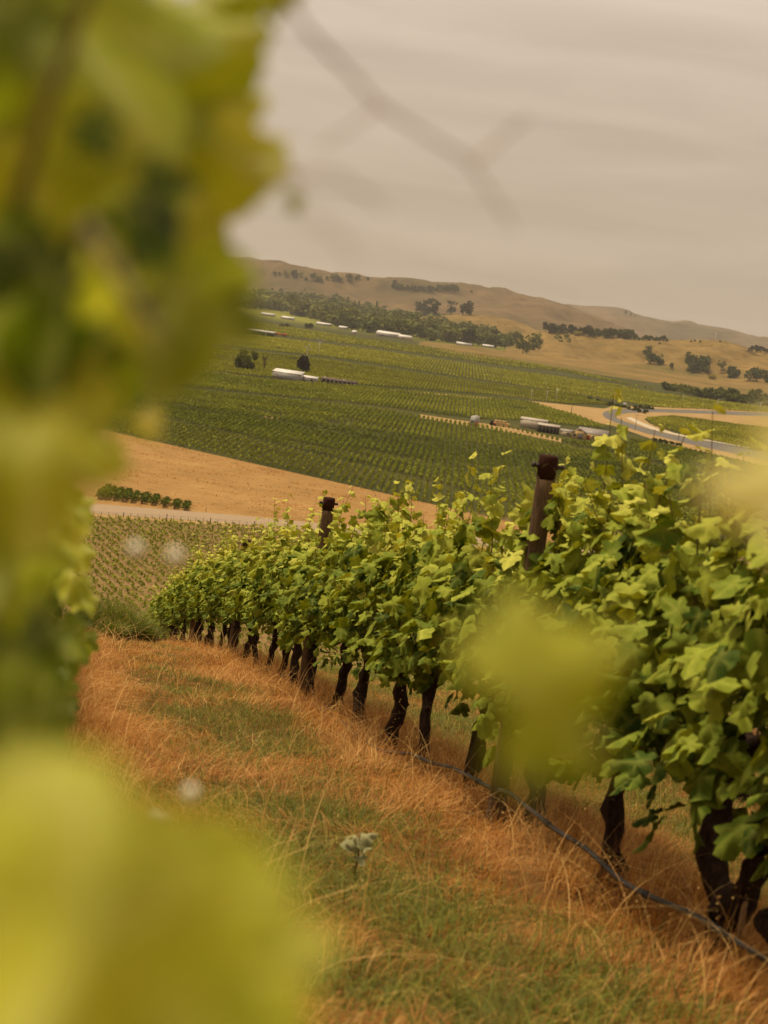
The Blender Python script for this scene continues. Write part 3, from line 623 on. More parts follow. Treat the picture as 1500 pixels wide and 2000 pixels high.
for px, d, s, lab in ((176, 23.5, 0.55, 'olive tussock with dead dark base beside the left leaves at the brow'), (208, 24.0, 0.66, 'tallest olive tussock at the brow with brown dead base'), (240, 23.6, 0.55, 'olive tussock with ragged dark skirt in middle of the brow clump'),
                      (266, 24.5, 0.48, 'small green tussock at the brow near the end of the vine row'), (222, 22.6, 0.30, 'short pale tussock in front of the brow clump'), (288, 24.0, 0.36, 'low green tussock touching the last vines of the row')):
    x, y = brow(px, d); tussock(x, y, s, lab)
# pale weed in the grass
q = P1 + ROWDIR * (6.35 - 8.2) + PERP * (-1.18); x, y = q; z0 = float(gz(x, y)); e_ = empty('pale_weed', (x, y, z0)); tag(e_, 'small weed with pale folded leaves in the green alley grass', 'weed')
rg = rngf(77); n = 9; th = np.linspace(0, 5.8, n); d_ = np.stack([np.cos(th), np.sin(th), 0.6 + 0 * th], 1)
V, F, T = leaves(np.stack([0.02 * np.cos(th), 0.02 * np.sin(th), rg.uniform(0.10, 0.19, n)], 1), np.stack([-0.4 * np.cos(th), -0.4 * np.sin(th) - 0.5, 1 + 0 * th], 1), d_, rg.uniform(0.035, 0.065, n), np.full(n, 0.7), 1)
T[:, 1] = 0.8; link('leaf_rosette', mesh('leaf_rosette', V, [F], M['weed'], T), e_)
mb = MB(); mb.tube([(0, 0, -0.03), (0.005, 0, 0.1), (0, 0, 0.19)], 0.004, 6); mb.build('stem', M['cane'], e_)

# ------------------------------------------------------------------ the valley vineyards
def inside(P_, poly):
    x, y = P_[:, 0], P_[:, 1]; r = np.zeros(len(P_), bool); q = np.asarray(poly)
    for (x1, y1), (x2, y2) in zip(q, np.roll(q, -1, 0)):
        c = (y1 > y) != (y2 > y); r ^= c & (x < (x2 - x1) * (y - y1) / (y2 - y1 + 1e-12) + x1)
    return r
LANES = [((502, 818), (752, 868)), ((290, 775), (428, 795)), ((676, 838), (840, 868)), ((330, 790), (420, 812)), ((700, 880), (1000, 940)), ((560, 866), (720, 897)), ((470, 800), (560, 816)), ((860, 858), (1090, 905)), ((420, 747), (640, 772)), ((760, 778), (930, 800)), ((520, 700), (700, 722)), ((640, 672), (900, 699)), ((1000, 735), (1190, 764)), ((560, 645), (800, 672))]
VROW = math.atan2(-0.035, 1.0)                    # the rows run away from the camera
def vine_block(name, label, pxs, mat, rowgap, step, per, h, cs, seed, miss=0.05, tint0=0.5, thin=0.9, jit=0.21):
    rg = rngf(seed); poly = np.array([gp(*p)[:2] for p in pxs])
    c, s_ = math.cos(VROW), math.sin(VROW); Rm = np.array([[c, -s_], [s_, c]])      # local v = along the row
    loc = poly @ Rm; u = np.arange(loc[:, 0].min(), loc[:, 0].max(), rowgap); v = np.arange(loc[:, 1].min(), loc[:, 1].max(), step)
    U, Vv = np.meshgrid(u, v); q = np.stack([U.ravel(), Vv.ravel()], 1); q[:, 1] += rg.uniform(-0.5, 0.5, len(q)) * step; q[:, 0] += rg.normal(0, jit, len(q))
    w_ = q @ Rm.T; m_ = inside(w_, poly); w_ = w_[m_]
    for a_, b_ in LANES:                         # grassy cross lanes and missing runs inside the blocks
        g0, g1 = gp(*a_)[:2], gp(*b_)[:2]; yl = np.interp(w_[:, 0], [g0[0], g1[0]], [g0[1], g1[1]]); m_ = (w_[:, 0] > g0[0]) & (w_[:, 0] < g1[0]) & (np.abs(w_[:, 1] - yl) < 6.5); w_ = w_[~m_]
    gapn = vnoise(w_, 45, seed, 3) + 0.5 * (vnoise(w_, 9, seed + 1, 2) - 0.5); keep = (rg.random(len(w_)) > miss) & (gapn > 0.22); w_ = w_[keep]; gapn = gapn[keep]
    n = len(w_); vig = 0.75 + 0.5 * vnoise(w_, 30, seed + 3, 3)
    P_ = np.repeat(np.concatenate([w_, np.zeros((n, 1))], 1), per, 0); k = len(P_); vg = np.repeat(vig, per)
    zz = rg.uniform(0.46, 1.0, k)
    P_[:, 0] += rg.normal(0, 0.24 * thin, k); P_[:, 1] += rg.uniform(-.5, .5, k) * step; P_[:, 2] = zz * h * vg * rg.uniform(0.85, 1.15, k)
    V, F = cards(P_, cs * rg.uniform(0.7, 1.3, k), rg, 0.35)
    t_ = np.clip(tint0 + rg.normal(0, 0.11, k) + 0.3 * (zz - 0.7) + 0.9 * (vnoise(P_ * [0.25, 1.5, 1], 60, seed + 7, 3) - 0.5), 0, 1)
    o_ = link(name, mesh(name, V, [F], mat, np.repeat(t_, 4))); return tag(o_, label, 'vineyard', 'vineyard blocks on the valley floor', 'stuff')
VD, VP = M['vineyard_dark'], M['vineyard_pale']
vine_block('vineyard_block', 'young thin vine rows in a strip along the brown field', [(40, 806), (200, 839), (400, 884), (640, 938), (840, 984), (1020, 1024), (1120, 1046), (1100, 1016), (900, 964), (746, 924), (510, 868), (406, 842), (246, 805), (60, 768)], VP, 2.5, 1.2, 5, 1.5, 0.66, 31, 0.10, 0.45, 0.45, 0.22)
vine_block('vineyard_block', 'dense dark green vine block between the thin strip and the farm sheds', [(60, 762), (246, 800), (406, 837), (510, 862), (746, 918), (900, 958), (1100, 1010), (1240, 1046), (1420, 1046), (1480, 970), (1240, 901), (1126, 880), (958, 838), (860, 824), (750, 803), (398, 767), (226, 747), (60, 720)], VD, 2.5, 1.1, 9, 1.9, 0.66, 32, 0.02, 0.44)
vine_block('vineyard_block', 'dark green vines just in front of the yellow house and open shed', [(966, 832), (1003, 840), (1095, 863), (1190, 869), (1245, 861), (1345, 882), (1460, 907), (1540, 930), (1540, 966), (1240, 896), (1126, 873)], VD, 2.5, 1.2, 8, 1.9, 0.72, 33, 0.02, 0.45)
vine_block('vineyard_block', 'green vine block below the white sheds', [(60, 715), (226, 740), (398, 760), (750, 795), (815, 805), (940, 819), (1005, 821), (1100, 830), (1185, 838), (1126, 814), (1037, 788), (960, 780), (700, 757), (520, 744), (380, 725), (200, 702)], VD, 2.5, 1.4, 7, 1.8, 0.85, 34, 0.02, 0.72)
vine_block('vineyard_block', 'pale green vine block behind the white sheds', [(120, 690), (380, 722), (520, 738), (700, 752), (960, 772), (1037, 781), (1110, 790), (1200, 792), (1120, 772), (940, 749), (639, 705), (501, 690), (200, 652)], VP, 2.6, 1.7, 6, 1.8, 1.0, 35, 0.02, 0.36)
vine_block('vineyard_block', 'pale vine block inside the bend of the road', [Z(p) for p in [(860, 692), (1000, 682), (1500, 745), (1900, 800), (1900, 940), (1500, 872), (1200, 808), (1010, 760), (905, 730)]], VP, 2.6, 1.5, 6, 1.7, 0.9, 36, 0.03, 0.55)
vine_block('vineyard_block', 'smooth pale vine block beyond the frost fans', [(200, 645), (501, 683), (639, 698), (940, 742), (1212, 784), (1290, 796), (1500, 806), (1640, 812), (1500, 797), (1300, 772), (1201, 753), (960, 720), (736, 686), (549, 663), (200, 618)], VP, 3.4, 2.8, 4, 1.8, 1.5, 37, 0.0, 0.64)
vine_block('vineyard_block', 'far smooth green vine block below the tree belt', [(200, 610), (549, 656), (736, 679), (960, 712), (1100, 726), (1280, 762), (1100, 722), (960, 698), (860, 682), (700, 662), (560, 640), (430, 622), (200, 596)], VP, 4.5, 5.0, 4, 2.0, 2.4, 38, 0.0, 0.5)

# young vines just below the road: the nearest 300 as plants, the rest as one mass
fence_px = [(-150, 986), (196, 1009), (272, 1013), (352, 1017), (600, 1037), (725, 1047), (875, 1058), (1040, 1072), (1300, 1108)]
fl = np.array([gp(*p)[:2] for p in fence_px])
yv_dir = np.array([math.sin(R(-24)), math.cos(R(-24))]); yv_p = np.array([yv_dir[1], -yv_dir[0]])
uu = np.arange(-260, 160, 2.3); vv = np.arange(150, 520, 1.45); U, Vv = np.meshgrid(uu, vv)
q = (U.ravel()[:, None] * yv_p + Vv.ravel()[:, None] * yv_dir); rg = rngf(41); q += rg.normal(0, 0.10, q.shape)
yf = np.interp(q[:, 0], fl[:, 0], fl[:, 1]); q = q[(q[:, 1] < yf - 3.5) & (q[:, 1] > 226) & (q[:, 0] > -80) & (q[:, 0] < 35) & (rg.random(len(q)) > 0.05)]
pxx = 750 + FPX * ((np.c_[q, np.zeros(len(q))] - CAM) @ RC) / ((np.c_[q, np.zeros(len(q))] - CAM) @ FW)
vis = (pxx > 165) & (pxx < 500); dist = np.linalg.norm(q, axis=1)
order = np.argsort(np.where(vis & (dist > 250), dist, 1e9)); near_i = order[:300]; rest = np.setdiff1d(np.arange(len(q)), near_i)
def yv_mesh(seed):
    rg = rngf(seed); n = 26; P_ = np.stack([rg.normal(0, 0.17, n), rg.normal(0, 0.3, n), rg.uniform(0.3, 1.15, n)], 1); V, F = cards(P_, rg.uniform(0.22, 0.42, n), rg, 0.3)
    return mesh('young_vine', V, [F], VD, np.repeat(np.clip(rg.normal(0.65, 0.2, n), 0, 1), 4))
YV = [yv_mesh(s_) for s_ in range(50, 56)]
for j, i in enumerate(near_i):
    o_ = link('young_vine', YV[j % 6], None, (q[i, 0], q[i, 1], float(gz(*q[i]))), (j * 1.3) % 6.28)
    o_.scale = (1, 1, 0.8 + 0.4 * ((j * 37) % 11) / 11); tag(o_, 'small young vine in the lower planted rows between brow and fence', 'young vine', 'young vines in rows below the road')
rq = q[rest]; n = len(rq); per = 7; P_ = np.repeat(np.c_[rq, gz(rq[:, 0], rq[:, 1])], per, 0); k = len(P_); P_ += np.stack([rg.normal(0, 0.2, k), rg.normal(0, 0.28, k), rg.uniform(0.25, 1.1, k)], 1)
V, F = cards(P_, rg.uniform(0.35, 0.62, k), rg, 0.3); tag(link('young_vineyard', mesh('young_vineyard', V, [F], VD, np.repeat(np.clip(rg.normal(0.65, 0.2, k), 0, 1), 4))), 'rows of young vines on tan soil reaching up to the road fence', 'vineyard', None, 'stuff')

# roadside fence: posts, battens and wires
p0 = gp(*fence_px[1]); fe = empty('roadside_fence', p0); tag(fe, 'long wire fence with dark posts along the near side of the gravel road', 'fence')
seg = np.array([gp(*p) for p in fence_px]); L = np.r_[0, np.cumsum(np.linalg.norm(np.diff(seg, axis=0), axis=1))]
def along(s_): return np.array([np.interp(s_, L, seg[:, i]) for i in range(3)])
def lam(px): return float(np.interp(px, [p[0] for p in fence_px], L))
pm = MB(); pm.tube([(0, 0, -0.3), (0, 0, 1.45)], 0.11, 7); pme = pm.me('post', M['dark_pole']); bmb = MB(); bmb.box((0, 0, 0.62), (0.09, 0.07, 1.15)); bme = bmb.me('batten', M['dark_pole'])
sL = np.arange(lam(150), lam(1080), 1.9)
for i, s_ in enumerate(sL[:96]):
    p = along(s_) - p0; o_ = link('post' if i % 6 == 0 else 'batten', pme if i % 6 == 0 else bme, fe, p); o_.scale = (1, 1, 0.9 + 0.2 * ((i * 7) % 5) / 5)
wm = MB()
for h in (0.35, 0.65, 0.95, 1.2): wm.tube([along(s_) - p0 + [0, 0, h] for s_ in sL], 0.012, 4)
wm.build('wire', M['dark_pole'], fe)

# the short old block beyond the road: ten rows ending in a post each
rowm = []
for v_ in range(3):
    rg = rngf(60 + v_); n = 330; yy = rg.uniform(0, 13, n); P_ = np.stack([rg.normal(0, 0.42, n), yy, 0.65 + 1.45 * rg.beta(1.5, 1.3, n)], 1); V, F = cards(P_, rg.uniform(0.35, 0.7, n), rg, 0.3)
    fm = mesh('foliage', V, [F], VD, np.repeat(np.clip(rg.normal(0.22, 0.16, n), 0, 1), 4)); tm = MB()
    for y_ in np.arange(0.8, 13, 1.8): tm.tube([(0, y_, -0.1), (rg.normal(0, .04), y_, 0.5), (0, y_, 1.0)], 0.05, 5)
    pm2 = MB(); pm2.tube([(0, -0.4, -0.2), (0, -0.55, 1.75)], 0.075, 7); rowm.append((fm, tm.me('trunk', M['bark']), pm2.me('end_post', M['post'])))
bx = [(192, 976), (206, 977), (222, 979), (238, 981), (256, 983), (276, 985), (296, 988), (318, 992), (340, 995), (360, 998)]
ordn = ['first', 'second', 'third', 'fourth', 'fifth', 'sixth', 'seventh', 'eighth', 'ninth', 'tenth']
for j, p in enumerate(bx):
    e_ = empty('vine_row', gp(*p), R(2)); a_ = rowm[j % 3]; sc_y = 1.35 - 0.08 * j
    tag(e_, f'short row of dark vines by the gravel road, {ordn[j]} row from the blurred left leaves', 'vine row', 'old vine rows beyond the gravel road'); e_.scale = (1.15, max(sc_y, 0.55), 1.0 - 0.02 * j)
    link('foliage', a_[0], e_); link('trunk', a_[1], e_); link('end_post', a_[2], e_)
mb = MB(); mb.tube([(0, 0, -0.2), (0, 0, 1.3)], 0.07, 7); o_ = link('field_post', mb.me('field_post', M['dark_pole']), None, gp(402, 1000)); tag(o_, 'lone short post on the road edge right of the old vine rows', 'post')

rg = rngf(88); bf = np.array([gp(*p)[:2] for p in [(-150, 762), (200, 839), (400, 884), (640, 938), (840, 984), (1020, 1025), (1180, 1068), (1020, 1056), (660, 1025), (450, 1005), (200, 985), (-150, 962)]])
q = np.stack([rg.uniform(-130, 60, 60000), rg.uniform(bf[:, 1].min(), bf[:, 1].max(), 60000)], 1); q = q[inside(q, bf)]
q = q[(vnoise(q * [0.3, 1.0] + [0, 0.2], 5, 71, 3) + rg.normal(0, .05, len(q))) > 0.56]; P_ = np.c_[q, rg.uniform(0.05, 0.22, len(q))]; V, F = cards(P_, rg.uniform(0.15, 0.42, len(q)), rg, 0.0)
tag(link('field_stubble', mesh('field_stubble', V, [F], M['dry_grass'], np.repeat(np.clip(rg.normal(0.42, 0.22, len(q)), 0, 1), 4))), 'rough dry stubble tufts over the bare brown field', 'stubble', None, 'stuff')

# ------------------------------------------------------------------ trees
def crown_mesh(seed, kind, n):
    rg = rngf(seed)
    if kind == 'round': lobes = [((0, 0, .56), (.34, .34, .40))] + [((rg.uniform(-.25, .25), rg.uniform(-.25, .25), rg.uniform(.2, .8)), (rg.uniform(.17, .28),) * 3) for _ in range(7)]
    elif kind == 'tall': lobes = [((rg.uniform(-.08, .08), rg.uniform(-.08, .08), z), (.17 * (1.2 - z * .7), .17 * (1.2 - z * .7), .16)) for z in np.linspace(.15, .88, 7)]
    elif kind == 'pine': lobes = [((rg.uniform(-.24, .24), rg.uniform(-.2, .2), rg.uniform(.14, .9)), (rg.uniform(.15, .26), rg.uniform(.15, .26), rg.uniform(.09, .15))) for _ in range(12)]
    elif kind == 'bush': lobes = [((rg.uniform(-.4, .4), rg.uniform(-.4, .4), rg.uniform(.2, .62)), (rg.uniform(.22, .38), rg.uniform(.22, .38), rg.uniform(.22, .34))) for _ in range(7)]
    else: lobes = [((rg.uniform(-.28, .28), rg.uniform(-.28, .28), rg.uniform(.18, .88)), (rg.uniform(.11, .20),) * 3) for _ in range(14)]   # airy
    li = rg.integers(0, len(lobes), n); C_ = np.array([l[0] for l in lobes])[li]; Rr = np.array([l[1] for l in lobes])[li]
    d_ = norm(rg.normal(size=(n, 3))); P_ = C_ + d_ * Rr * rg.uniform(0.45, 1.05, (n, 1)); P_[:, 2] = np.clip(P_[:, 2], 0.02, None)
    cs = {'round': .15, 'tall': .10, 'pine': .11, 'bush': .19, 'airy': .10}[kind]
    V, F = cards(P_, cs * rg.uniform(0.6, 1.4, n), rg, 0.2)
    lt = np.array([rg.uniform(0.2, 0.8) for _ in lobes])[li]
    return V, F, np.repeat(np.clip(lt + rg.normal(0, 0.15, n), 0, 1), 4)
def trunk_geo(seed, h, r):
    rg = rngf(seed); mb = MB(); zs = np.linspace(-0.03, h, 6)
    mb.tube(np.stack([0.02 * np.sin(zs * 9), 0.02 * np.cos(zs * 7), zs], 1), np.linspace(r, r * .45, 6), 7)
    for _ in range(5):
        z = rg.uniform(h * .45, h * .9); a = rg.uniform(0, 6.28); mb.tube([(0, 0, z), (.10 * math.cos(a), .10 * math.sin(a), z + .09), (.22 * math.cos(a), .22 * math.sin(a), z + .22)], [r * .45, r * .3, r * .1], 5)
    return mb
LEAFM = {'round': 'tree_leaf', 'tall': 'pine_leaf', 'pine': 'pine_leaf', 'bush': 'tree_leaf', 'airy': 'olive_leaf'}
def one_mesh_tree(seed, kind, n, leaf=None):      # far tree: crown and trunk in one small mesh with two materials
    V, F, T = crown_mesh(seed, kind, n); tb = trunk_geo(seed, .55, .028); V2 = np.concatenate(tb.V); nv = len(V)
    F2 = np.array(tb.F4) + nv; F3 = np.array(tb.F3) + nv
    me = mesh('tree', np.concatenate([V, V2]), [F, F2, F3], M[leaf or LEAFM[kind]], np.concatenate([T, np.zeros(len(V2))]))
    me.materials.append(M['tree_bark']); mi = np.zeros(len(F) + len(F2) + len(F3), np.int32); mi[len(F):] = 1; me.polygons.foreach_set('material_index', mi); return me
FT = {k: [one_mesh_tree(70 + 10 * i + j, k, 260) for j in range(5)] for i, k in enumerate(('round', 'tall', 'pine', 'bush', 'airy'))}
FT['olive'] = [one_mesh_tree(150 + j, 'round', 260, 'olive_leaf') for j in range(5)]
FT['yellow'] = [one_mesh_tree(160, 'bush', 260, 'yellow_leaf')]
tcount = [0]; WOOD = []
def far_tree(loc, h, kind, label, group=None, wide=1.0, name='tree', cat='tree'):
    if label is None:                             # beyond what can be told apart: goes into the far wood
        WOOD.append((np.array(loc), h, wide, kind)); return None
    i = tcount[0]; tcount[0] += 1; o_ = link(name, FT[kind][(i * 3 + i // 5) % len(FT[kind])], None, loc, (i * 2.4) % 6.28); o_.scale = (h * wide, h * wide, h); return tag(o_, label, cat, group)
def px_h(px, py, hpx, z=0.0):                     # foot on the plain and the height that spans hpx photo pixels
    p = gp(px, py, z); return p, hpx * float((p - CAM) @ FW) / FPX
rg = rngf(91)
# the long belt under the hills
for j in range(460):
    px = rg.uniform(395, 1000); f_ = rg.random()
    top_ = np.interp(px, [395, 440, 560, 700, 800, 900, 1000], [583, 586, 598, 612, 628, 648, 668]); bot = np.interp(px, [395, 440, 560, 660, 760, 860, 1000], [594, 598, 612, 640, 657, 668, 684])
    p, h = px_h(px, top_ + (bot - top_) * f_, rg.uniform(22, 36)); k_ = rg.choice(['olive', 'round', 'olive', 'round', 'bush', 'airy', 'tall'], p=[.3, .27, .13, .1, .1, .05, .05])
    lab = {'olive': 'pale olive broadleaf tree in the belt under the hills', 'round': 'dark green round tree in the belt under the hills', 'bush': 'low bushy tree in the belt under the hills', 'airy': 'thin airy tree in the belt under the hills', 'tall': 'slim dark conifer in the belt under the hills'}[k_]
    if j >= 64: lab = None
    far_tree(p, h, k_, lab, 'trees in the belt under the hills', 1.5 if k_ != 'tall' else 0.8)
# darker trees along the edge of the knoll and the white packing sheds
for j in range(36):
    px = rg.uniform(800, 1120); top_ = np.interp(px, [800, 1000, 1120], [655, 682, 691]); p, h = px_h(px, top_ + rg.uniform(-4, 5), rg.uniform(16, 33)); k_ = rg.choice(['round', 'airy', 'olive', 'pine'])
    far_tree(p, h, k_, {'round': 'dark round tree in the row along the foot of the tan knoll', 'airy': 'ragged gum tree in the row along the foot of the tan knoll', 'olive': 'olive green tree in the row along the foot of the tan knoll', 'pine': 'dark pine in the row along the foot of the tan knoll'}[k_], 'trees along the foot of the knoll', 1.25)
for px, py, hp, lab in ((1050, 694, 44, 'spreading gum tree with grey crown beside the tan bank, left of its pair'), (1098, 697, 46, 'biggest rounded gum tree at the right end of the row by the tan bank'), (1020, 692, 40, 'tall gum tree left of the spreading pair by the tan bank'), (915, 676, 36, 'dark pointed pine in front of the tan knoll')):
    p, h = px_h(px, py, hp); far_tree(p, h, 'airy' if 'gum' in lab else 'pine', lab, None, 1.1)
# hedge of dark bushy trees on the right
for j in range(70):
    px = rg.uniform(1296, 1560); y0 = np.interp(px, [1296, 1400, 1500, 1560], [762, 782, 797, 806]); y1 = np.interp(px, [1296, 1400, 1560], [760, 768, 782]); p, h = px_h(px, y0 + (y1 - y0) * rg.random(), rg.uniform(13, 19))
    far_tree(p, h, 'bush', 'dark bushy tree in the thick hedge right of the tan bank' if j < 30 else None, 'trees in the thick hedge', 1.2)
def on_ridge(px, D): return at(px, 0, D)
from mathutils.bvhtree import BVHTree
def hill_tree(objs):
    vs, fs = [], []
    for o_ in objs:
        b0 = len(vs); vs += [v.co.copy() for v in o_.data.vertices]; fs += [tuple(i + b0 for i in p_.vertices) for p_ in o_.data.polygons]
    return BVHTree.FromPolygons(vs, fs)
HILLS = hill_tree([o_ for o_ in S.objects if o_.name.split('.')[0] in ('hills', 'knoll', 'tan_hill', 'bank')])
def on_hill(px, py):                              # first hill surface met by the line of sight, going down from a crest if need be
    for k_ in range(60):
        h_ = HILLS.ray_cast(Vector(CAM), Vector(ray(px, py + k_)))
        if h_[0] is not None: return np.array(h_[0]) + ray(px, py) * 0
    return gp(px, py)
def tree_on(px, py, D, hpx, kind, label, group=None, wide=1.0):
    p = on_hill(px, py); D = float((p - CAM) @ FW); p[2] -= 0.04 * hpx * D / FPX; return far_tree(p, hpx * D / FPX, kind, label, group, wide)
# trees on the crest of the far brown hills
for px, py, hp, k_ in ((424, 531, 12, 'round'), (445, 531, 13, 'round'), (459, 531, 15, 'round'), (469, 532, 12, 'round')):
    tree_on(px, py, 7000, hp, k_, f'dark rounded tree on the far brown hill, {["leftmost", "second", "third and tallest", "last"][(424, 445, 459, 469).index(px)]} of four', 'four trees on the brown hill')
for j in range(18):
    px = np.interp(j, [0, 17], [542, 700]) + rg.normal(0, 2.5); py = np.interp(px, [542, 620, 700], [537, 549, 548]) + rg.uniform(-2, 3); k_ = ('round', 'pine', 'airy')[j % 3]
    tree_on(px, py, 6950, rg.uniform(9, 19), k_, {'round': 'round dark tree in the loose line on the brown hill crest', 'pine': 'pine in the loose line on the brown hill crest', 'airy': 'thin tree in the loose line on the brown hill crest'}[k_], 'loose line of trees on the brown hill', 1.1)
tree_on(718, 547, 7000, 8, 'round', 'single small tree alone on the brown hill skyline')
for j in range(16):
    px = np.interp(j, [0, 15], [769, 895]) + rg.normal(0, 1.5); py = np.interp(px, [769, 820, 895], [562, 567, 568]) + rg.uniform(-1, 1)
    tree_on(px, py, 7050, rg.uniform(9, 14) if j else 17, 'tall' if j % 3 == 0 else 'round', 'dark conifer in the dense plantation on the brown hill skyline', 'hilltop plantation', 1.7)
tree_on(921, 571, 7050, 6, 'bush', 'lone bush on the skyline right of the hilltop plantation')
for px, py, hp in ((655, 588, 16), (668, 590, 12), (678, 594, 15), (700, 600, 14), (716, 598, 12), (735, 602, 15), (548, 574, 12)):
    tree_on(px, py, 5200, hp, 'tall' if hp > 13 else 'round', 'hazy tree standing on the lower flank of the brown hills', 'trees on the flank of the brown hills', 0.9)
# pines on the knoll, with trunks
def big_tree(px, py, D, hpx, kind, label, wide=1.0, n=520, group=None, leaf=None, seed=0, th=.5, tr=.03, name='tree'):
    p = on_hill(px, py) if D > 2500 else at(px, py, D); D = float((p - CAM) @ FW); h = hpx * D / FPX; e_ = empty(name, p); tag(e_, label, 'tree', group); e_.scale = (h * wide, h * wide, h)
    V, F, T = crown_mesh(seed, kind, n); link('crown', mesh('crown', V, [F], M[leaf or LEAFM[kind]], T), e_)
    trunk_geo(seed, th, tr).build('trunk', M['tree_bark'], e_, smooth=True); return e_
for px, py, hp, wd, lab in ((819, 618, 29, 1.0, 'dark pine on the tan knoll, left side of the big clump'), (832, 617, 34, 1.0, 'tallest dark pine in the clump on the tan knoll'), (846, 618, 30, .9, 'dark pine on the tan knoll, right side of the big clump'),
                            (880, 615, 27, .85, 'round-topped pine alone in the middle of the tan knoll'), (904, 616, 27, .7, 'pine with leaning top at the right of the knoll, left of a pair'), (915, 616, 29, .75, 'tallest pine of the pair at the right of the knoll')):
    big_tree(px, py, 4250, hp, 'pine', lab, wd * 1.15, 420, 'pines on the knoll', None, int(px), .75, .025, 'pine_tree')
# trees on and around the tan hill to the right
for j in range(30):
    px = np.interp(j, [0, 29], [1064, 1230]) + rg.normal(0, 2); py = np.interp(px, [1064, 1150, 1230], [649, 656, 662])
    k_ = 'pine' if px < 1150 else 'round'
    tree_on(px, py, 3780, rg.uniform(14, 23) if px < 1150 else rg.uniform(16, 22), k_, 'dark pine in the grove on the tan hill crest' if k_ == 'pine' else 'olive tree in the even stand on the tan hill crest', 'grove on the tan hill', 1.0)
tree_on(1129, 655, 3700, 14, 'yellow', 'yellow bush in front of the grove on the tan hill'); tree_on(1106, 654, 3690, 9, 'olive', 'pale round shrub at the left of the yellow bush')
for j in range(10): tree_on(1240 + j * 7, 664 + j * .25, 3720, rg.uniform(6, 13), 'round', 'low dark tree in the thin line right of the tan hill grove', 'low trees right of the grove', 1.1)
for px, py, hp, wd, lab in ((1263, 692, 20, 1.1, 'round dark tree on the tan slope, upper one of three'), (1270, 710, 24, 1.1, 'round dark tree on the tan slope, lower left of three'), (1287, 711, 25, 1.2, 'round dark tree on the tan slope, lower right of three'), (1343, 696, 11, 1.1, 'small shrub high on the tan slope'), (1311, 720, 13, .8, 'small pointed tree alone at the foot of the tan slope')):
    tree_on(px, py, 3150, hp, 'round', lab, None, wd)
for j in range(22):
    px = rg.uniform(1340, 1540); py = np.interp(px, [1340, 1440, 1540], [726, 738, 752]) + rg.uniform(-10, 3); hp = rg.uniform(16, 40) if px < 1430 else rg.uniform(16, 30)
    tree_on(px, py, 2960, hp, ['round', 'airy', 'round'][j % 3], 'dark tree in the wooded hollow under the tan hill' if j % 3 != 1 else 'tall airy tree in the wooded hollow under the tan hill', 'trees in the hollow', 1.0)
tree_on(1392, 740, 2900, 13, 'yellow', 'round yellow bush beside the wooded hollow')
for j in range(7): tree_on(1462 + j * 6.0, 687 + j * .5, 3640, [9, 14, 16, 15, 14, 12, 10][j], 'pine', 'dark pine in the short clump at the far right of the tan hill', 'clump on the tan hill end')
for px, py in ((1288, 672), (1350, 668), (1357, 667), (1367, 668), (1407, 668)): tree_on(px, py, 3690, 4.5, 'bush', 'tiny lone bush on the tan hill crest', 'lone bushes on the crest')
for j in range(3): tree_on(1222 + j * 9, 613.5 + j * 2, 10400, 8 - 2 * j, 'round', 'tiny tree on the distant grey skyline', 'trees on the grey skyline')
WV, WF, WT, wn = [], [], [], 0
rg = rngf(123)
for q, h, wide, kind in WOOD:
    V, F, T = crown_mesh(int(rg.integers(1 << 30)), {'olive': 'round'}.get(kind, kind), 150); a = rg.uniform(0, 6.28); c, s_ = math.cos(a), math.sin(a)
    V = np.stack([V[:, 0] * c - V[:, 1] * s_, V[:, 0] * s_ + V[:, 1] * c, V[:, 2] / wide], 1) * h * wide * [1, 1, 1] + q
    WV.append(V); WF.append(F + wn); WT.append(np.clip(T + rg.normal(0, 0.12), 0, 1)); wn += len(V)
tag(link('far_woods', mesh('far_woods', np.concatenate(WV), [np.concatenate(WF)], M['olive_leaf'], np.concatenate(WT))), 'massed trees of the belt and hedges far across the valley', 'woods', None, 'stuff')
# trees by the white sheds
def plain_tree(px, py, hpx, kind, label, wide, n=900, leaf=None, seed=1, th=.55, tr=.03, name='tree'):
    p = gp(px, py); return big_tree(px, py, float((p - CAM) @ FW), hpx, kind, label, wide, n, None, leaf, seed, th, tr, name)
plain_tree(591, 729, 34, 'round', 'dark purple-leaved tree right behind the white shed', 0.95, 900, 'purple_leaf', 5)
plain_tree(482, 724, 44, 'airy', 'loose olive tree left of the white shed, half behind blurred leaf', 1.0, 1000, 'olive_leaf', 6, .6)
plain_tree(470, 723, 34, 'round', 'low rounded olive tree at the left of the loose tree', 0.9, 700, 'olive_leaf', 8, .5)
p = gp(514, 727); e_ = empty('bare_tree', p); D_ = float((p - CAM) @ FW); h = 36 * D_ / FPX; tag(e_, 'bare thin-branched tree between the olive tree and the white shed', 'tree'); tm = MB(); rg2 = rngf(12)
tm.tube([(0, 0, -.1), (.1, 0, h * .4), (0, 0, h * .9)], [.22, .16, .03], 6)
for j in range(34):
    z = rg2.uniform(.2, .75) * h; a = rg2.uniform(0, 6.28); l = rg2.uniform(.25, .42) * h; dx, dy = math.cos(a) * l * .6, math.sin(a) * l * .6
    tm.tube([(0, 0, z), (dx * .5, dy * .5, z + l * .45), (dx * .9, dy * .9, min(z + l, h))], [.09, .07, .03], 4)
tm.build('trunk', M['tree_bark'], e_)
for px, py, hp, lab in ((575, 641, 0, ''),): pass
for j in range(14): far_tree(*px_h(1152 + j * 8.4 + rg.normal(0, 1.5), 783 + j * 1.9, rg.uniform(6, 10)), 'bush', 'low shrub in the line along the far side of the road bend', 'shrubs along the road bend', 1.2, 'shrub', 'shrub')
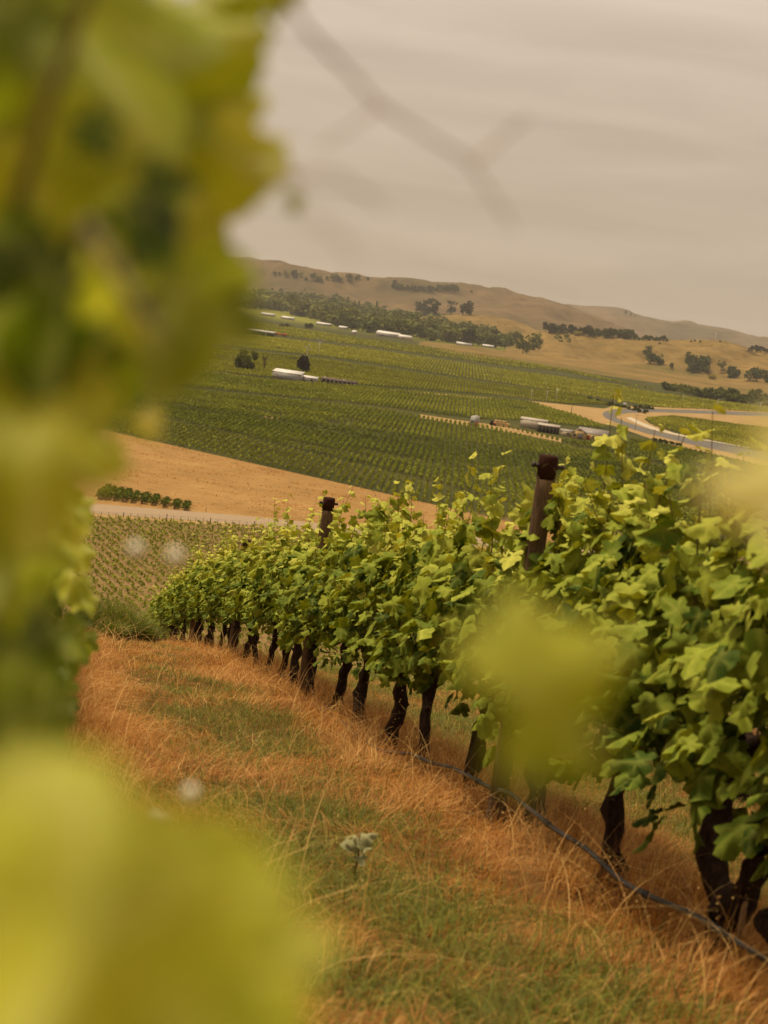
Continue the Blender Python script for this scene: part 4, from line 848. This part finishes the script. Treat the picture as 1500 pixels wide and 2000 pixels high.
for j in range(8): far_tree(*px_h(1238 + j * 5, 797 + j * .4, rg.uniform(6, 9)), 'bush', 'reddish brown shrub by the road beyond the bend', 'shrubs beyond the bend', 1.2, 'shrub', 'shrub')
for j in range(9): far_tree(*px_h(1276 + j * 6.5, 861 + j * 1.3, rg.uniform(7, 10)), 'bush', 'small dark shrub along the near side of the road below the bend', 'shrubs below the bend', 1.0, 'shrub', 'shrub')
for px, py, hp in ((545, 640, 8), (552, 640, 9), (560, 641, 10), (568, 641, 7), (598, 642, 12), (606, 643, 13)): far_tree(*px_h(px, py, hp), 'round', 'dark tree beside the white glasshouse roofs', 'trees by the white roofs', 1.1)
far_tree(*px_h(548, 641, 6), 'bush', 'brown shrub in the vines left of the white roofs', None, 1.4, 'shrub', 'shrub')

# ------------------------------------------------------------------ buildings
def shed(name, label, px, py, w_, d_, h, rh, rz, wall, roof, cat='shed', panels=(), mono=False, over=0.4):
    """w_ along the local x (facing the camera side at -y), d_ deep; panels: (part name, x, z, width, height, material) on the front wall"""
    p = gp(px, py); e_ = empty(name, p, rz); tag(e_, label, cat); a = MB(); a.box((0, d_ / 2, h / 2 - 0.1), (w_, d_, h + 0.2))
    r = MB(); ov = over; x0, x1 = -w_ / 2 - ov, w_ / 2 + ov
    if mono: ang = [( -ov, h + 0.05), (d_ + ov, h + rh), (d_ + ov, h + rh + 0.18), (-ov, h + 0.23)]
    else: ang = [(-ov, h + 0.0), (d_ / 2, h + rh), (d_ + ov, h + 0.0), (d_ + ov, h + 0.18), (d_ / 2, h + rh + 0.18), (-ov, h + 0.18)]
    n = len(ang); V = [(x0, y, z) for y, z in ang] + [(x1, y, z) for y, z in ang]; F = [(i, (i + 1) % n, n + (i + 1) % n, n + i) for i in range(n)]
    if mono: F += [(3, 2, 1, 0), (4, 5, 6, 7)]
    else: F += [(5, 4, 1, 0), (4, 3, 2, 1), (6, 7, 10, 11), (7, 8, 9, 10)]
    r.add(V, F)
    if not mono:
        for xx in (-w_ / 2 + .003, w_ / 2 - .003): a.add([(xx, 0, h - .003), (xx, d_, h - .003), (xx, d_ / 2, h + rh - .02)], [(0, 1, 2)])
    else:
        for xx in (-w_ / 2 + .003, w_ / 2 - .003): a.add([(xx, 0, h - .003), (xx, d_, h - .003), (xx, d_, h + rh - .02)], [(0, 1, 2)])
        a.add([(-w_ / 2, d_ - .003, h), (w_ / 2, d_ - .003, h), (w_ / 2, d_ - .003, h + rh - .02), (-w_ / 2, d_ - .003, h + rh - .02)], [(0, 1, 2, 3)])
    a.build('wall', M[wall], e_); r.build('roof', M[roof], e_)
    b = MB(); b.box((0, -over - .03, h + (.09 if not mono else .02)), (w_ + 2 * over + .04, .12, .42)); b.build('eave_shade', M['grey_roof'], e_)  # dark strip added along the eaves to stand for their shadow
    for nm, x, z, pw, ph, mt in panels:
        b = MB(); b.box((x, -0.04, z), (pw, 0.14, ph)); b.build(nm, M[mt], e_)
        if nm == 'window':
            f_ = MB()
            for q_ in ((x, z + ph / 2 + .06, pw + .24, .12), (x, z - ph / 2 - .06, pw + .24, .12), (x - pw / 2 - .06, z, .12, ph), (x + pw / 2 + .06, z, .12, ph)): f_.box((q_[0], -0.06, q_[1]), (q_[2], 0.2, q_[3]))
            f_.build('window_frame', M['white_paint'], e_)
    return e_
RZ0 = R(3)
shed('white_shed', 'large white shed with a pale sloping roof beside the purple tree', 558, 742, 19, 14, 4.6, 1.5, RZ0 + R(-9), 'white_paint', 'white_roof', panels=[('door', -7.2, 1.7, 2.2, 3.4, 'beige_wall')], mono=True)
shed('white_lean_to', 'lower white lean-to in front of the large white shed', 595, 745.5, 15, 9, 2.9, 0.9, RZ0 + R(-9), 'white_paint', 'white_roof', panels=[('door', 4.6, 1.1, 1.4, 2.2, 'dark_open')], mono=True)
e_ = empty('long_stable', gp(660, 752), RZ0 + R(-9)); tag(e_, 'long low building with dark roof and white pillars, right of the white sheds', 'stable')
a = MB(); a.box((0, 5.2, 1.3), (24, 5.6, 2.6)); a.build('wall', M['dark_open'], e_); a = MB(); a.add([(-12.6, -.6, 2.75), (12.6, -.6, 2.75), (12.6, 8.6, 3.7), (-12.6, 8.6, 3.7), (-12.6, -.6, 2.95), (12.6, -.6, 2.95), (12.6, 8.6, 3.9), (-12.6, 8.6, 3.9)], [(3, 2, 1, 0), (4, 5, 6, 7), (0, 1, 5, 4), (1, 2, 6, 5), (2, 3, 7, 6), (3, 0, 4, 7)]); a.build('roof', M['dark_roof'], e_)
for j in range(9): b = MB(); b.box((-11.6 + j * 2.9, 0, 1.36), (0.75 if j < 8 else 2.0, 0.4, 2.72)); b.build('pillar', M['white_paint'], e_)
for x in (-10, 3): b = MB(); b.box((x, 4, 3.75), (1.6, .9, .5)); b.build('skylight', M['white_roof'], e_)
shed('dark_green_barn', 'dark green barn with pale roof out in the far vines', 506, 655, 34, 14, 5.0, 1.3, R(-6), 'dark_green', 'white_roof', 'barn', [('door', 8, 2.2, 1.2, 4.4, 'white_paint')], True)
p = gp(546, 656); e_ = empty('farm_trailer', p, R(-6)); tag(e_, 'rusty red farm trailer parked right of the dark green barn', 'trailer'); b = MB(); b.box((0, 0, 2.0), (13, 3, 2.0)); b.box((7.5, 0, 2.6), (2.4, 2.6, 3.2)); b.build('body', M['red_paint'], e_)
for x in (-4.5, 4, 7.5):
    b = MB(); b.tube([(x, -1.7, .9), (x, 1.7, .9)], .9, 12); b.build('wheel', M['dark_open'], e_)
for px, py, w_, lab in ((521, 617, 26, 'white roof among far trees, leftmost of the glasshouse group'), (560, 624, 24, 'white roof beside the far dark trees, right of the leftmost glasshouse'), (630, 636, 28, 'long white roof in front of the tree belt, left of the big packing shed'), (668, 643, 16, 'short white roof between the long white roof and packing shed'), (690, 652, 8, 'tiny white hut alone in the vines before the packing shed'), (905, 675, 30, 'white roof half hidden by trees at the foot of the knoll'), (952, 679, 22, 'small white roof at the right of the knoll foot trees')):
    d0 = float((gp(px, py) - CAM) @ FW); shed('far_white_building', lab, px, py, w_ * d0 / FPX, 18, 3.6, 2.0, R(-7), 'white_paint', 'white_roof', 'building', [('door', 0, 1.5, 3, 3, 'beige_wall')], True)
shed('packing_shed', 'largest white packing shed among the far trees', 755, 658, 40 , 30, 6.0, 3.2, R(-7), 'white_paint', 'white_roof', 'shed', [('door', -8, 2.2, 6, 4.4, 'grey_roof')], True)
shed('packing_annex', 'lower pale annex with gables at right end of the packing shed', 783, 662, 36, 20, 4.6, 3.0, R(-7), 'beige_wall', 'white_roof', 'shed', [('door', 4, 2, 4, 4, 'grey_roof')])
# right-hand farm
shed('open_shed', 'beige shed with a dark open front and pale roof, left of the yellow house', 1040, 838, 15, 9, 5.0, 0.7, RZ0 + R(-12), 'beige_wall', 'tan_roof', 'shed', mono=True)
e_ = shed('open_bay', 'pale-roofed timber bay with dark open front joining the beige shed', 1069, 846, 12, 7, 4.0, 0.8, RZ0 + R(-12), 'dark_open', 'tan_roof', 'shed', mono=True)  # closed box; its dark wall colour stands for the shaded open front
for j in range(6): b = MB(); b.tube([(-5.3 + j * 2.1, -.35, 0), (-5.3 + j * 2.1, -.35, 3.95)], .12, 6); b.build('pillar', M['timber'], e_)
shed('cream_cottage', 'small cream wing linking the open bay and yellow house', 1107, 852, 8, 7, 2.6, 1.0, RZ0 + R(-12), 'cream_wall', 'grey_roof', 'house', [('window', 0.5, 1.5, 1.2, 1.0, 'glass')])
e_ = empty('yellow_house', gp(1146, 860), RZ0 + R(-12)); e_.scale = (1.15, 1.15, 1.3); tag(e_, 'yellow house with grey gabled roof and red doors above the vines', 'house')
a = MB(); a.box((2.6, 5.5, 1.25), (14, 7, 2.9)); a.build('wall', M['yellow_wall'], e_)
r = MB(); V = [(x, y, z) for x in (-4.8, 10.2) for y, z in ((1.5, 2.7), (5.5, 4.9), (9.5, 2.7), (9.5, 2.88), (5.5, 5.08), (1.5, 2.88))]; r.add(V, [(i, (i + 1) % 6, 6 + (i + 1) % 6, 6 + i) for i in range(6)] + [(5, 4, 1, 0), (4, 3, 2, 1), (6, 7, 10, 11), (7, 8, 9, 10)]); r.build('roof', M['grey_roof'], e_)
a = MB(); pts = [(-7.5, -.2), (-0.6, -.2), (-0.6, 2.7), (-4.05, 4.3), (-7.5, 2.7)]; a.prism(pts, 0.6, 5.0); a.build('gable_wing', M['yellow_wall'], e_)
r = MB()
for s_ in (-1, 1): r.add([(-4.05, .1, 4.36), (-4.05, 6.0, 4.36), (-4.05 + s_ * 3.95, 6.0, 2.55), (-4.05 + s_ * 3.95, .1, 2.55), (-4.05, .1, 4.54), (-4.05, 6.0, 4.54), (-4.05 + s_ * 3.95, 6.0, 2.73), (-4.05 + s_ * 3.95, .1, 2.73)], [(0, 1, 2, 3), (4, 7, 6, 5), (0, 3, 7, 4), (3, 2, 6, 7), (1, 5, 6, 2)])
r.build('gable_roof', M['grey_roof'], e_)
b = MB(); b.box((-3.4, .55, 1.35), (2.6, .16, 2.5)); b.build('garage_door', M['grey_roof'], e_)
for x, y in ((0.5, 1.95), (8.6, 1.95)): b = MB(); b.box((x, y, 1.05), (1.3, .16, 2.1)); b.build('door', M['red_paint'], e_)
for x, y in ((-6.3, .55), (3.0, 1.95), (5.4, 1.95)):
    b = MB(); b.box((x, y, 1.55), (1.1, .14, 1.0)); w_ = b.build('window', M['glass'], e_); f_ = MB()
    for q_ in ((0, .56, 1.34, .12), (0, -.56, 1.34, .12), (-.61, 0, .12, 1.0), (.61, 0, .12, 1.0)): f_.box((x + q_[0], y - .02, 1.55 + q_[1]), (q_[2], .2, q_[3]))
    f_.build('frame', M['white_paint'], w_)
# white tank hut with red base pieces
e_ = empty('white_hut', gp(925, 833), R(-8)); tag(e_, 'narrow white hut with pitched top standing alone on the farm lane', 'hut'); a = MB(); a.prism([(-2.3, 0), (2.3, 0), (2.3, 5.6), (0, 6.1), (-2.3, 5.3)], 0, 4); a.build('wall', M['white_paint'], e_)
b = MB(); b.box((1.6, -.1, 1.3), (1.2, .3, 2.6)); b.build('door', M['red_paint'], e_); b = MB(); b.box((-1.2, -.1, 2.6), (1.0, .3, 1.0)); b.build('window', M['glass'], e_)
e_ = empty('hay_stack', gp(980, 833), R(-10)); tag(e_, 'tan stack of straw bales left of the beige shed', 'hay stack')
for j in range(4):
    for k_ in range(3 if j < 3 else 2): b = MB(); b.box((-3.3 + j * 2.2, 0, .55 + k_ * 1.1), (2.14, 2.4, 1.06), tilt=R(((j * 5 + k_ * 3) % 5) - 2)); b.build('bale', M['hay'], e_)
e_ = empty('farm_tractor', gp(962, 831), R(20)); tag(e_, 'small red tractor parked between the white hut and straw stack', 'tractor'); b = MB(); b.box((.9, 0, 1.2), (1.8, .9, .8)); b.build('bonnet', M['red_paint'], e_); b = MB(); b.box((-.7, 0, 1.7), (1.3, 1.3, 1.7)); b.box((-.7, 0, 2.6), (1.6, 1.5, .12)); b.build('cab', M['dark_open'], e_)
for x, rr in ((-.8, .8), (1.3, .5)):
    for s_ in (-1, 1): b = MB(); b.tube([(x, s_ * .62, rr), (x, s_ * .98, rr)], rr, 14); b.build('wheel', M['dark_open'], e_)
# delivery van by the bend
e_ = empty('delivery_truck', gp(1220, 795.5), R(75)); tag(e_, 'white box truck stopped at the road bend', 'truck'); b = MB(); b.box((-1.2, 0, 2.4), (5.6, 2.5, 3.0)); b.build('cargo_box', M['white_paint'], e_); b = MB(); b.prism([(1.7, .7), (3.8, .7), (3.8, 1.8), (3.2, 2.8), (1.7, 2.8)], -1.15, 1.15); b.build('cab', M['beige_wall'], e_); b = MB(); b.box((3.52, 0, 2.25), (.5, 1.9, .8)); b.build('windscreen', M['glass'], e_)
for x in (-2.6, 2.6):
    for s_ in (-1, 1): b = MB(); b.tube([(x, s_ * .9, .5), (x, s_ * 1.2, .5)], .5, 14); b.build('wheel', M['dark_open'], e_)
# parked cars far right
for j, (px, py) in enumerate(((1352, 733), (1362, 735), (1470, 744))):
    e_ = empty('parked_car', gp(px, py), R(-5)); tag(e_, ['white car parked by the yellow bush, left of a pair', 'white car parked nearest to the yellow bush', 'white car alone among the trees of the hollow'][j], 'car', 'far parked cars'); b = MB(); b.prism([(-2.2, .4), (2.2, .4), (2.2, .9), (1.2, 1.0), (.6, 1.5), (-1.3, 1.5), (-2.2, 1.0)], -.9, .9); b.build('body', M['white_paint'], e_)
    for x in (-1.4, 1.4):
        b = MB(); b.tube([(x, -.95, .35), (x, .95, .35)], .35, 10); b.build('wheel', M['dark_open'], e_)
# frost fans
def fan(px, py, hpx, spin, label):
    p = gp(px, py); D_ = float((p - CAM) @ FW); h = hpx * D_ / FPX; e_ = empty('frost_fan', p); tag(e_, label, 'frost fan', 'frost fans in the vines'); b = MB(); b.tube([(0, 0, -.2), (0, 0, h)], [.34, .24], 8); b.build('tower', M['pale_pole'], e_); b = MB(); b.tube([(0, .5, h), (0, -.7, h + .1)], .38, 8); b.build('hub', M['white_paint'], e_)
    for k_ in range(4):
        a = spin + k_ * math.pi / 2; c, s_ = math.cos(a), math.sin(a); l = 3.9; b = MB(); n_ = np.array([-s_, 0, c]) * .42
        q0 = np.array([0, -.7, h + .1]); q1 = q0 + np.array([c, 0, s_]) * l; y_ = np.array([0, .10, 0]); V = [q0 - n_ * .6 - y_, q1 - n_ - y_, q1 + n_ - y_, q0 + n_ * .6 - y_, q0 - n_ * .6 + y_, q1 - n_ + y_, q1 + n_ + y_, q0 + n_ * .6 + y_]
        b.add(V, [(0, 1, 2, 3), (7, 6, 5, 4), (0, 4, 5, 1), (1, 5, 6, 2), (2, 6, 7, 3), (3, 7, 4, 0)]); b.build('blade', M['white_paint'], e_)
fan(599, 702, 22, R(82), 'frost fan with upright cross of blades above the purple tree'); fan(622, 692, 25, R(45), 'frost fan with blades in an X, right of the purple tree')
# power poles
def pole(px, py, hpx, mat, label, arm=True):
    p = gp(px, py); D_ = float((p - CAM) @ FW); h = hpx * D_ / FPX; e_ = empty('power_pole', p, R(20)); tag(e_, label, 'pole', 'power and light poles in the valley'); b = MB(); b.tube([(0, 0, -.3), (0, 0, h)], [.2, .14], 7); b.build('shaft', M[mat], e_)
    if arm:
        b = MB(); b.box((0, .22, h - .7), (2.6, .14, .16)); b.build('crossarm', M[mat], e_)
        for x in (-1.1, .0, 1.1): b = MB(); b.tube([(x, .22, h - .62), (x, .22, h - .35)], .07, 6); b.build('insulator', M['white_paint'], e_)
    else:
        b = MB(); b.tube([(0, 0, h - .05), (.7, 0, h + .2), (1.6, 0, h + .15)], .07, 6); b.build('lamp_arm', M[mat], e_); b = MB(); b.box((1.9, 0, h + .12), (.7, .3, .16)); b.build('lamp_head', M['grey_roof'], e_)
for z_, hz, mt, arm, lab in (((258, 600), 62, 'pale_pole', 1, 'pale power pole standing in vines left of the tan verge'), ((338, 606), 62, 'pale_pole', 1, 'pale power pole at the near tip of the tan verge'), ((388, 606), 78, 'pale_pole', 1, 'tall pale power pole on the tan verge, right of a pair'), ((468, 674), 60, 'dark_pole', 1, 'dark timber power pole on the verge above the open shed'), ((693, 626), 78, 'pale_pole', 0, 'tall pale light pole left of the white truck'), ((803, 752), 86, 'timber', 1, 'brown power pole inside the road bend'), ((1031, 800), 74, 'dark_pole', 1, 'darkest power pole beside the road in front of the bend vines'), ((1051, 612), 48, 'pale_pole', 0, 'pale light pole in the field below the hedge, first right of the truck'), ((1229, 655), 66, 'pale_pole', 0, 'pale light pole beside the straight road, before the hedge'), ((1453, 670), 68, 'pale_pole', 0, 'pale light pole at the far right of the straight road'), ((1157, 656), 14, 'pale_pole', 0, 'short pale marker pole beside the straight road'), ((988, 640), 16, 'pale_pole', 0, 'short pale marker pole where the bend straightens')):
    px, py = Z(z_); pole(px, py, hz / 2.679, mt, lab, bool(arm))
for px, py, hp, lab in ((574, 631, 17, 'pale pole among the far white roofs, right one'), (594, 616, 16, 'pale pole in front of the far tree belt'), (854, 668, 20, 'pale pole by the trees at the foot of the knoll'), (846, 684, 9, 'pale pole at the tip of the tan bank')): pole(px, py, hp, 'pale_pole', lab, True)
e_ = empty('road_sign', gp(1213, 836), R(-10)); tag(e_, 'small white rectangular sign on two legs below the road bend', 'sign'); b = MB(); b.box((0, 0, 1.7), (2.6, .1, 1.6)); b.build('panel', M['white_paint'], e_)
for x in (-.9, .9): b = MB(); b.box((x, .1, 1.1), (.12, .1, 2.4)); b.build('leg', M['timber'], e_)
# transmission tower on the skyline hill
e_ = empty('transmission_tower', at(1396, 668, 3800)); tag(e_, 'faint lattice transmission tower behind the tan hill crest', 'tower'); b = MB()
for s1 in (-1, 1):
    for s2 in (-1, 1): b.tube([(s1 * 2.6, s2 * 2.6, -2), (s1 * 1.0, s2 * 1.0, 14), (s1 * .4, s2 * .4, 24)], .16, 4)
for z in np.arange(0, 22, 3.0):
    wz = np.interp(z, [0, 14, 24], [2.6, 1.0, .4]); w2 = np.interp(z + 3, [0, 14, 24], [2.6, 1.0, .4])
    for s1 in (-1, 1): b.tube([(-wz, s1 * wz, z), (w2, s1 * w2, z + 3)], .10, 4); b.tube([(wz, s1 * wz, z), (-w2, s1 * w2, z + 3)], .10, 4)
for z, l in ((16, 4), (19, 4.6), (22, 3.6)): b.tube([(-l, 0, z), (l, 0, z)], .16, 4)
b.build('lattice', M['pale_pole'], e_)

# ------------------------------------------------------------------ the vine round the lens
def lens_pt(px, py, d): return at(px, py, d)
lv = empty('near_grapevine', lens_pt(60, 2200, 0.6)); tag(lv, 'blurred yellow-green grapevine leaves filling the left side close to camera', 'grapevine'); ORG = np.array(lv.location)
LV2, LF2, VE2 = LEAF[2]
def near_leaf(px, py, d, wpx, tipdeg, yaw, pitch, tint, seed, fold=1.0, label=None):
    """leaf whose blade centre is seen at (px, py): width in photo pixels, tip direction in degrees clockwise from up, turned by yaw and pitch"""
    rg = rngf(seed); s_ = wpx * d / FPX / 1.2; a = R(tipdeg)
    tip = UC * math.cos(a) + RC * math.sin(a); n_ = -FW
    Ry = np.array(Matrix.Rotation(R(yaw), 3, Vector(UC))); Rp = np.array(Matrix.Rotation(R(pitch), 3, Vector(RC))); tip = Rp @ Ry @ tip; n_ = Rp @ Ry @ n_
    sd_ = np.cross(tip, n_); c = lens_pt(px, py, d)
    q = LV2.copy(); x, y = q[:, 0], q[:, 1]; z = q[:, 2] * fold + 0.06 * np.sin(x * 6 + seed) + 0.05 * np.sin(y * 7 + seed * 2)
    V = c + s_ * (x[:, None] * sd_ + (y - 0.3)[:, None] * tip + (z + 0.1)[:, None] * n_)
    t_ = np.clip(tint + 0.06 * np.sin(x * 5 + seed) + rg.normal(0, 0.015, len(x)), 0, 1)
    o_ = link('leaf', mesh('leaf', V - ORG, [LF2], M['near_leaf'], np.stack([t_, VE2, 0 * t_], 1), True), lv)
    if label: o_['label'] = label
    b = c - s_ * 0.3 * tip + s_ * 0.1 * n_; return b, s_, tip
def cane(pts, rad, name='cane', mat='cane'):
    P_ = np.array([lens_pt(*p) for p in pts]) - ORG; t_ = np.linspace(0, 1, len(P_)); tt = np.linspace(0, 1, 24); mb = MB()
    mb.tube(np.stack([np.interp(tt, t_, P_[:, i]) for i in range(3)], 1), np.linspace(rad, rad * .6, 24), 7); return mb.build(name, M[mat], lv, smooth=True)
NL = [  # px, py, depth, width px, tip, yaw, pitch, tint
    (150, 1900, 0.30, 900, 200, 10, -35, 0.64), (470, 1930, 0.34, 420, 150, -15, -30, 0.63), (20, 1640, 0.42, 420, 230, 20, -20, 0.62), (60, 2080, 0.36, 700, 180, 0, -20, 0.64), (330, 1760, 0.36, 420, 120, -10, -30, 0.72), (-40, 1800, .5, 500, 200, 10, -10, 0.6),
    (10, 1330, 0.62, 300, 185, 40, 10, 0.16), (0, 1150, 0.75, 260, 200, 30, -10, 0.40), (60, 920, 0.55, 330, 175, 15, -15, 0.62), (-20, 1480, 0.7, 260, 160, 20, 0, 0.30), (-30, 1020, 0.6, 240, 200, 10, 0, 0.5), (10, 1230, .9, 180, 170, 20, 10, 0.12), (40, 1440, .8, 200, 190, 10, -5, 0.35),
    (150, 120, 0.64, 640, 150, 14, -18, 0.50), (330, 130, 0.70, 400, 75, -6, -20, 0.58), (415, 300, 0.70, 330, 122, -8, -24, 0.72), (250, 300, 0.76, 300, 180, 10, -15, 0.62), (-40, 60, .60, 420, 200, 10, -5, 0.42), (60, 330, 0.72, 420, 170, 12, -10, 0.60), (540, -10, .7, 110, 90, 0, -20, .5), (440, 20, .74, 200, 60, 0, -20, .50), (370, 430, 0.74, 240, 160, 0, -18, 0.66),
    (190, 262, 0.58, 110, 150, 30, 20, 0.03), (305, 430, 0.56, 250, 145, 58, 25, 0.04), (105, 600, 0.58, 400, 190, 28, 20, 0.10), (240, 560, 0.56, 260, 155, 62, 0, 0.60), (350, 620, 0.62, 330, 190, -15, -5, 0.40), (200, 690, .72, 300, 185, -10, 5, .30), (60, 790, 0.60, 360, 170, 10, -10, 0.60), (370, 530, .8, 200, 170, 10, 0, .34), (150, 830, .62, 150, 170, 0, -10, .62), (130, 440, .8, 300, 175, 5, 0, .4), (40, 620, .85, 300, 175, 5, 0, .2),  # the darkest leaves here stand in for shaded holes in the foliage
    (1075, 1335, 0.37, 400, 62, 30, -20, 0.56), (1535, 940, 0.36, 330, 270, -10, -30, 0.97), (575, 398, 0.70, 44, 180, 0, 0, 0.5), (530, 300, .72, 90, 130, 0, -20, .7), (215, 890, 0.8, 100, 120, 20, -10, 0.66), (200, 740, 0.9, 180, 150, 20, -10, 0.45), (290, 830, .8, 70, 150, 0, 0, .85),
    (60, 1100, 1.4, 170, 170, 20, -20, 0.5), (120, 1060, 1.7, 120, 150, 0, -20, 0.62), (90, 1250, 1.5, 150, 200, 10, -20, 0.36), (110, 1400, 1.8, 90, 190, -10, -10, 0.25), (40, 1380, 1.2, 190, 160, 0, -10, 0.35), (30, 1000, 1.2, 200, 150, 0, -25, 0.6), (70, 1330, 1.6, 120, 180, 0, 0, 0.1), (60, 1180, 1.7, 120, 180, 0, 0, 0.1),
    (150, 1000, 2.4, 85, 140, 0, -25, 0.6), (155, 1090, 2.8, 70, 160, 0, -25, 0.66), (140, 1150, 2.5, 80, 200, 0, -25, 0.55), (150, 1220, 2.9, 60, 170, 0, -15, 0.15), (135, 1290, 2.6, 80, 180, 0, -15, 0.3), (105, 1350, 2.2, 100, 170, 0, -25, 0.3), (165, 1180, 3.1, 60, 150, 0, -25, 0.6), (110, 960, 1.9, 120, 140, 0, -25, 0.6), (160, 1260, 3.0, 70, 190, 0, -10, 0.4), (130, 1380, 3.0, 50, 190, 0, 0, 0.2)]
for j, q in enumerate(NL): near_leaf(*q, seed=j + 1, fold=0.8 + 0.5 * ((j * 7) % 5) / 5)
cane([(40, 2300, .5), (20, 1700, .62), (-60, 1200, .66), (-30, 700, .62), (60, 300, .58), (200, -100, .55)], 0.0035)
cane([(900, 2300, .38), (1010, 1800, .395), (1080, 1400, .41)], 0.0009, 'petiole')
cane([(1700, 1000, .36), (1600, 960, .35), (1530, 935, .345)], 0.0009, 'petiole')
cane([(170, 440, .5), (230, 540, .49), (310, 660, .48)], 0.0028, 'petiole')
cane([(560, 330, .6), (575, 370, .56), (575, 392, .55)], 0.0010, 'petiole')
for pts, r_ in (([(520, -60, .62), (600, 60, .64), (690, 150, .66), (740, 205, .66), (800, 245, .66), (880, 290, .67), (925, 320, .67), (980, 270, .68), (1030, 230, .68)], .0011), ([(745, 205, .66), (690, 245, .65), (620, 290, .64)], .0007), ([(920, 320, .67), (960, 380, .67), (1005, 450, .67)], .0007), ([(480, 330, .55), (580, 345, .58), (650, 335, .60), (700, 370, .60), (750, 405, .61)], .0007), ([(600, 420, .5), (660, 460, .5), (700, 520, .5)], .0005)):
    cane(pts, r_, 'tendril', 'tendril')
for px, py, d in ((57, 205, .80), (265, 1075, 1.0), (342, 1088, .95), (372, 1550, 1.0), (312, 1590, .85), (298, 312, .85), (290, 822, .9)):  # pale beads added to give out-of-focus light spots and sky gaps
    c = lens_pt(px, py, d) - ORG; b = MB(); rr = .0052 if d > .82 else .0042
    zs = np.linspace(-1, 1, 7); b.tube([c + np.array([0, 0, z * rr * 1.1]) for z in zs], [rr * max(.05, math.sqrt(1 - z * z * .96)) for z in zs], 9); b.build('bokeh_bead', M['bokeh_bead'], lv, smooth=True)

# ------------------------------------------------------------------ the hazy air of the valley
mh = bpy.data.materials.new('haze'); mh.use_nodes = True; t = mh.node_tree; t.nodes.clear(); o = N(t, 'ShaderNodeOutputMaterial'); pv = N(t, 'ShaderNodeVolumePrincipled')
pv.inputs['Color'].default_value = (0.95, 0.90, 0.82, 1); pv.inputs['Density'].default_value = 3.7e-5; pv.inputs['Anisotropy'].default_value = 0.2
t.links.new(pv.outputs[0], o.inputs['Volume']); mh.cycles.homogeneous_volume = True
hb = MB(); hb.box((0, 6500, 149), (26000, 15500, 302)); ho = hb.build('haze', mh); tag(ho, kind='stuff'); ho.display_type = 'WIRE'
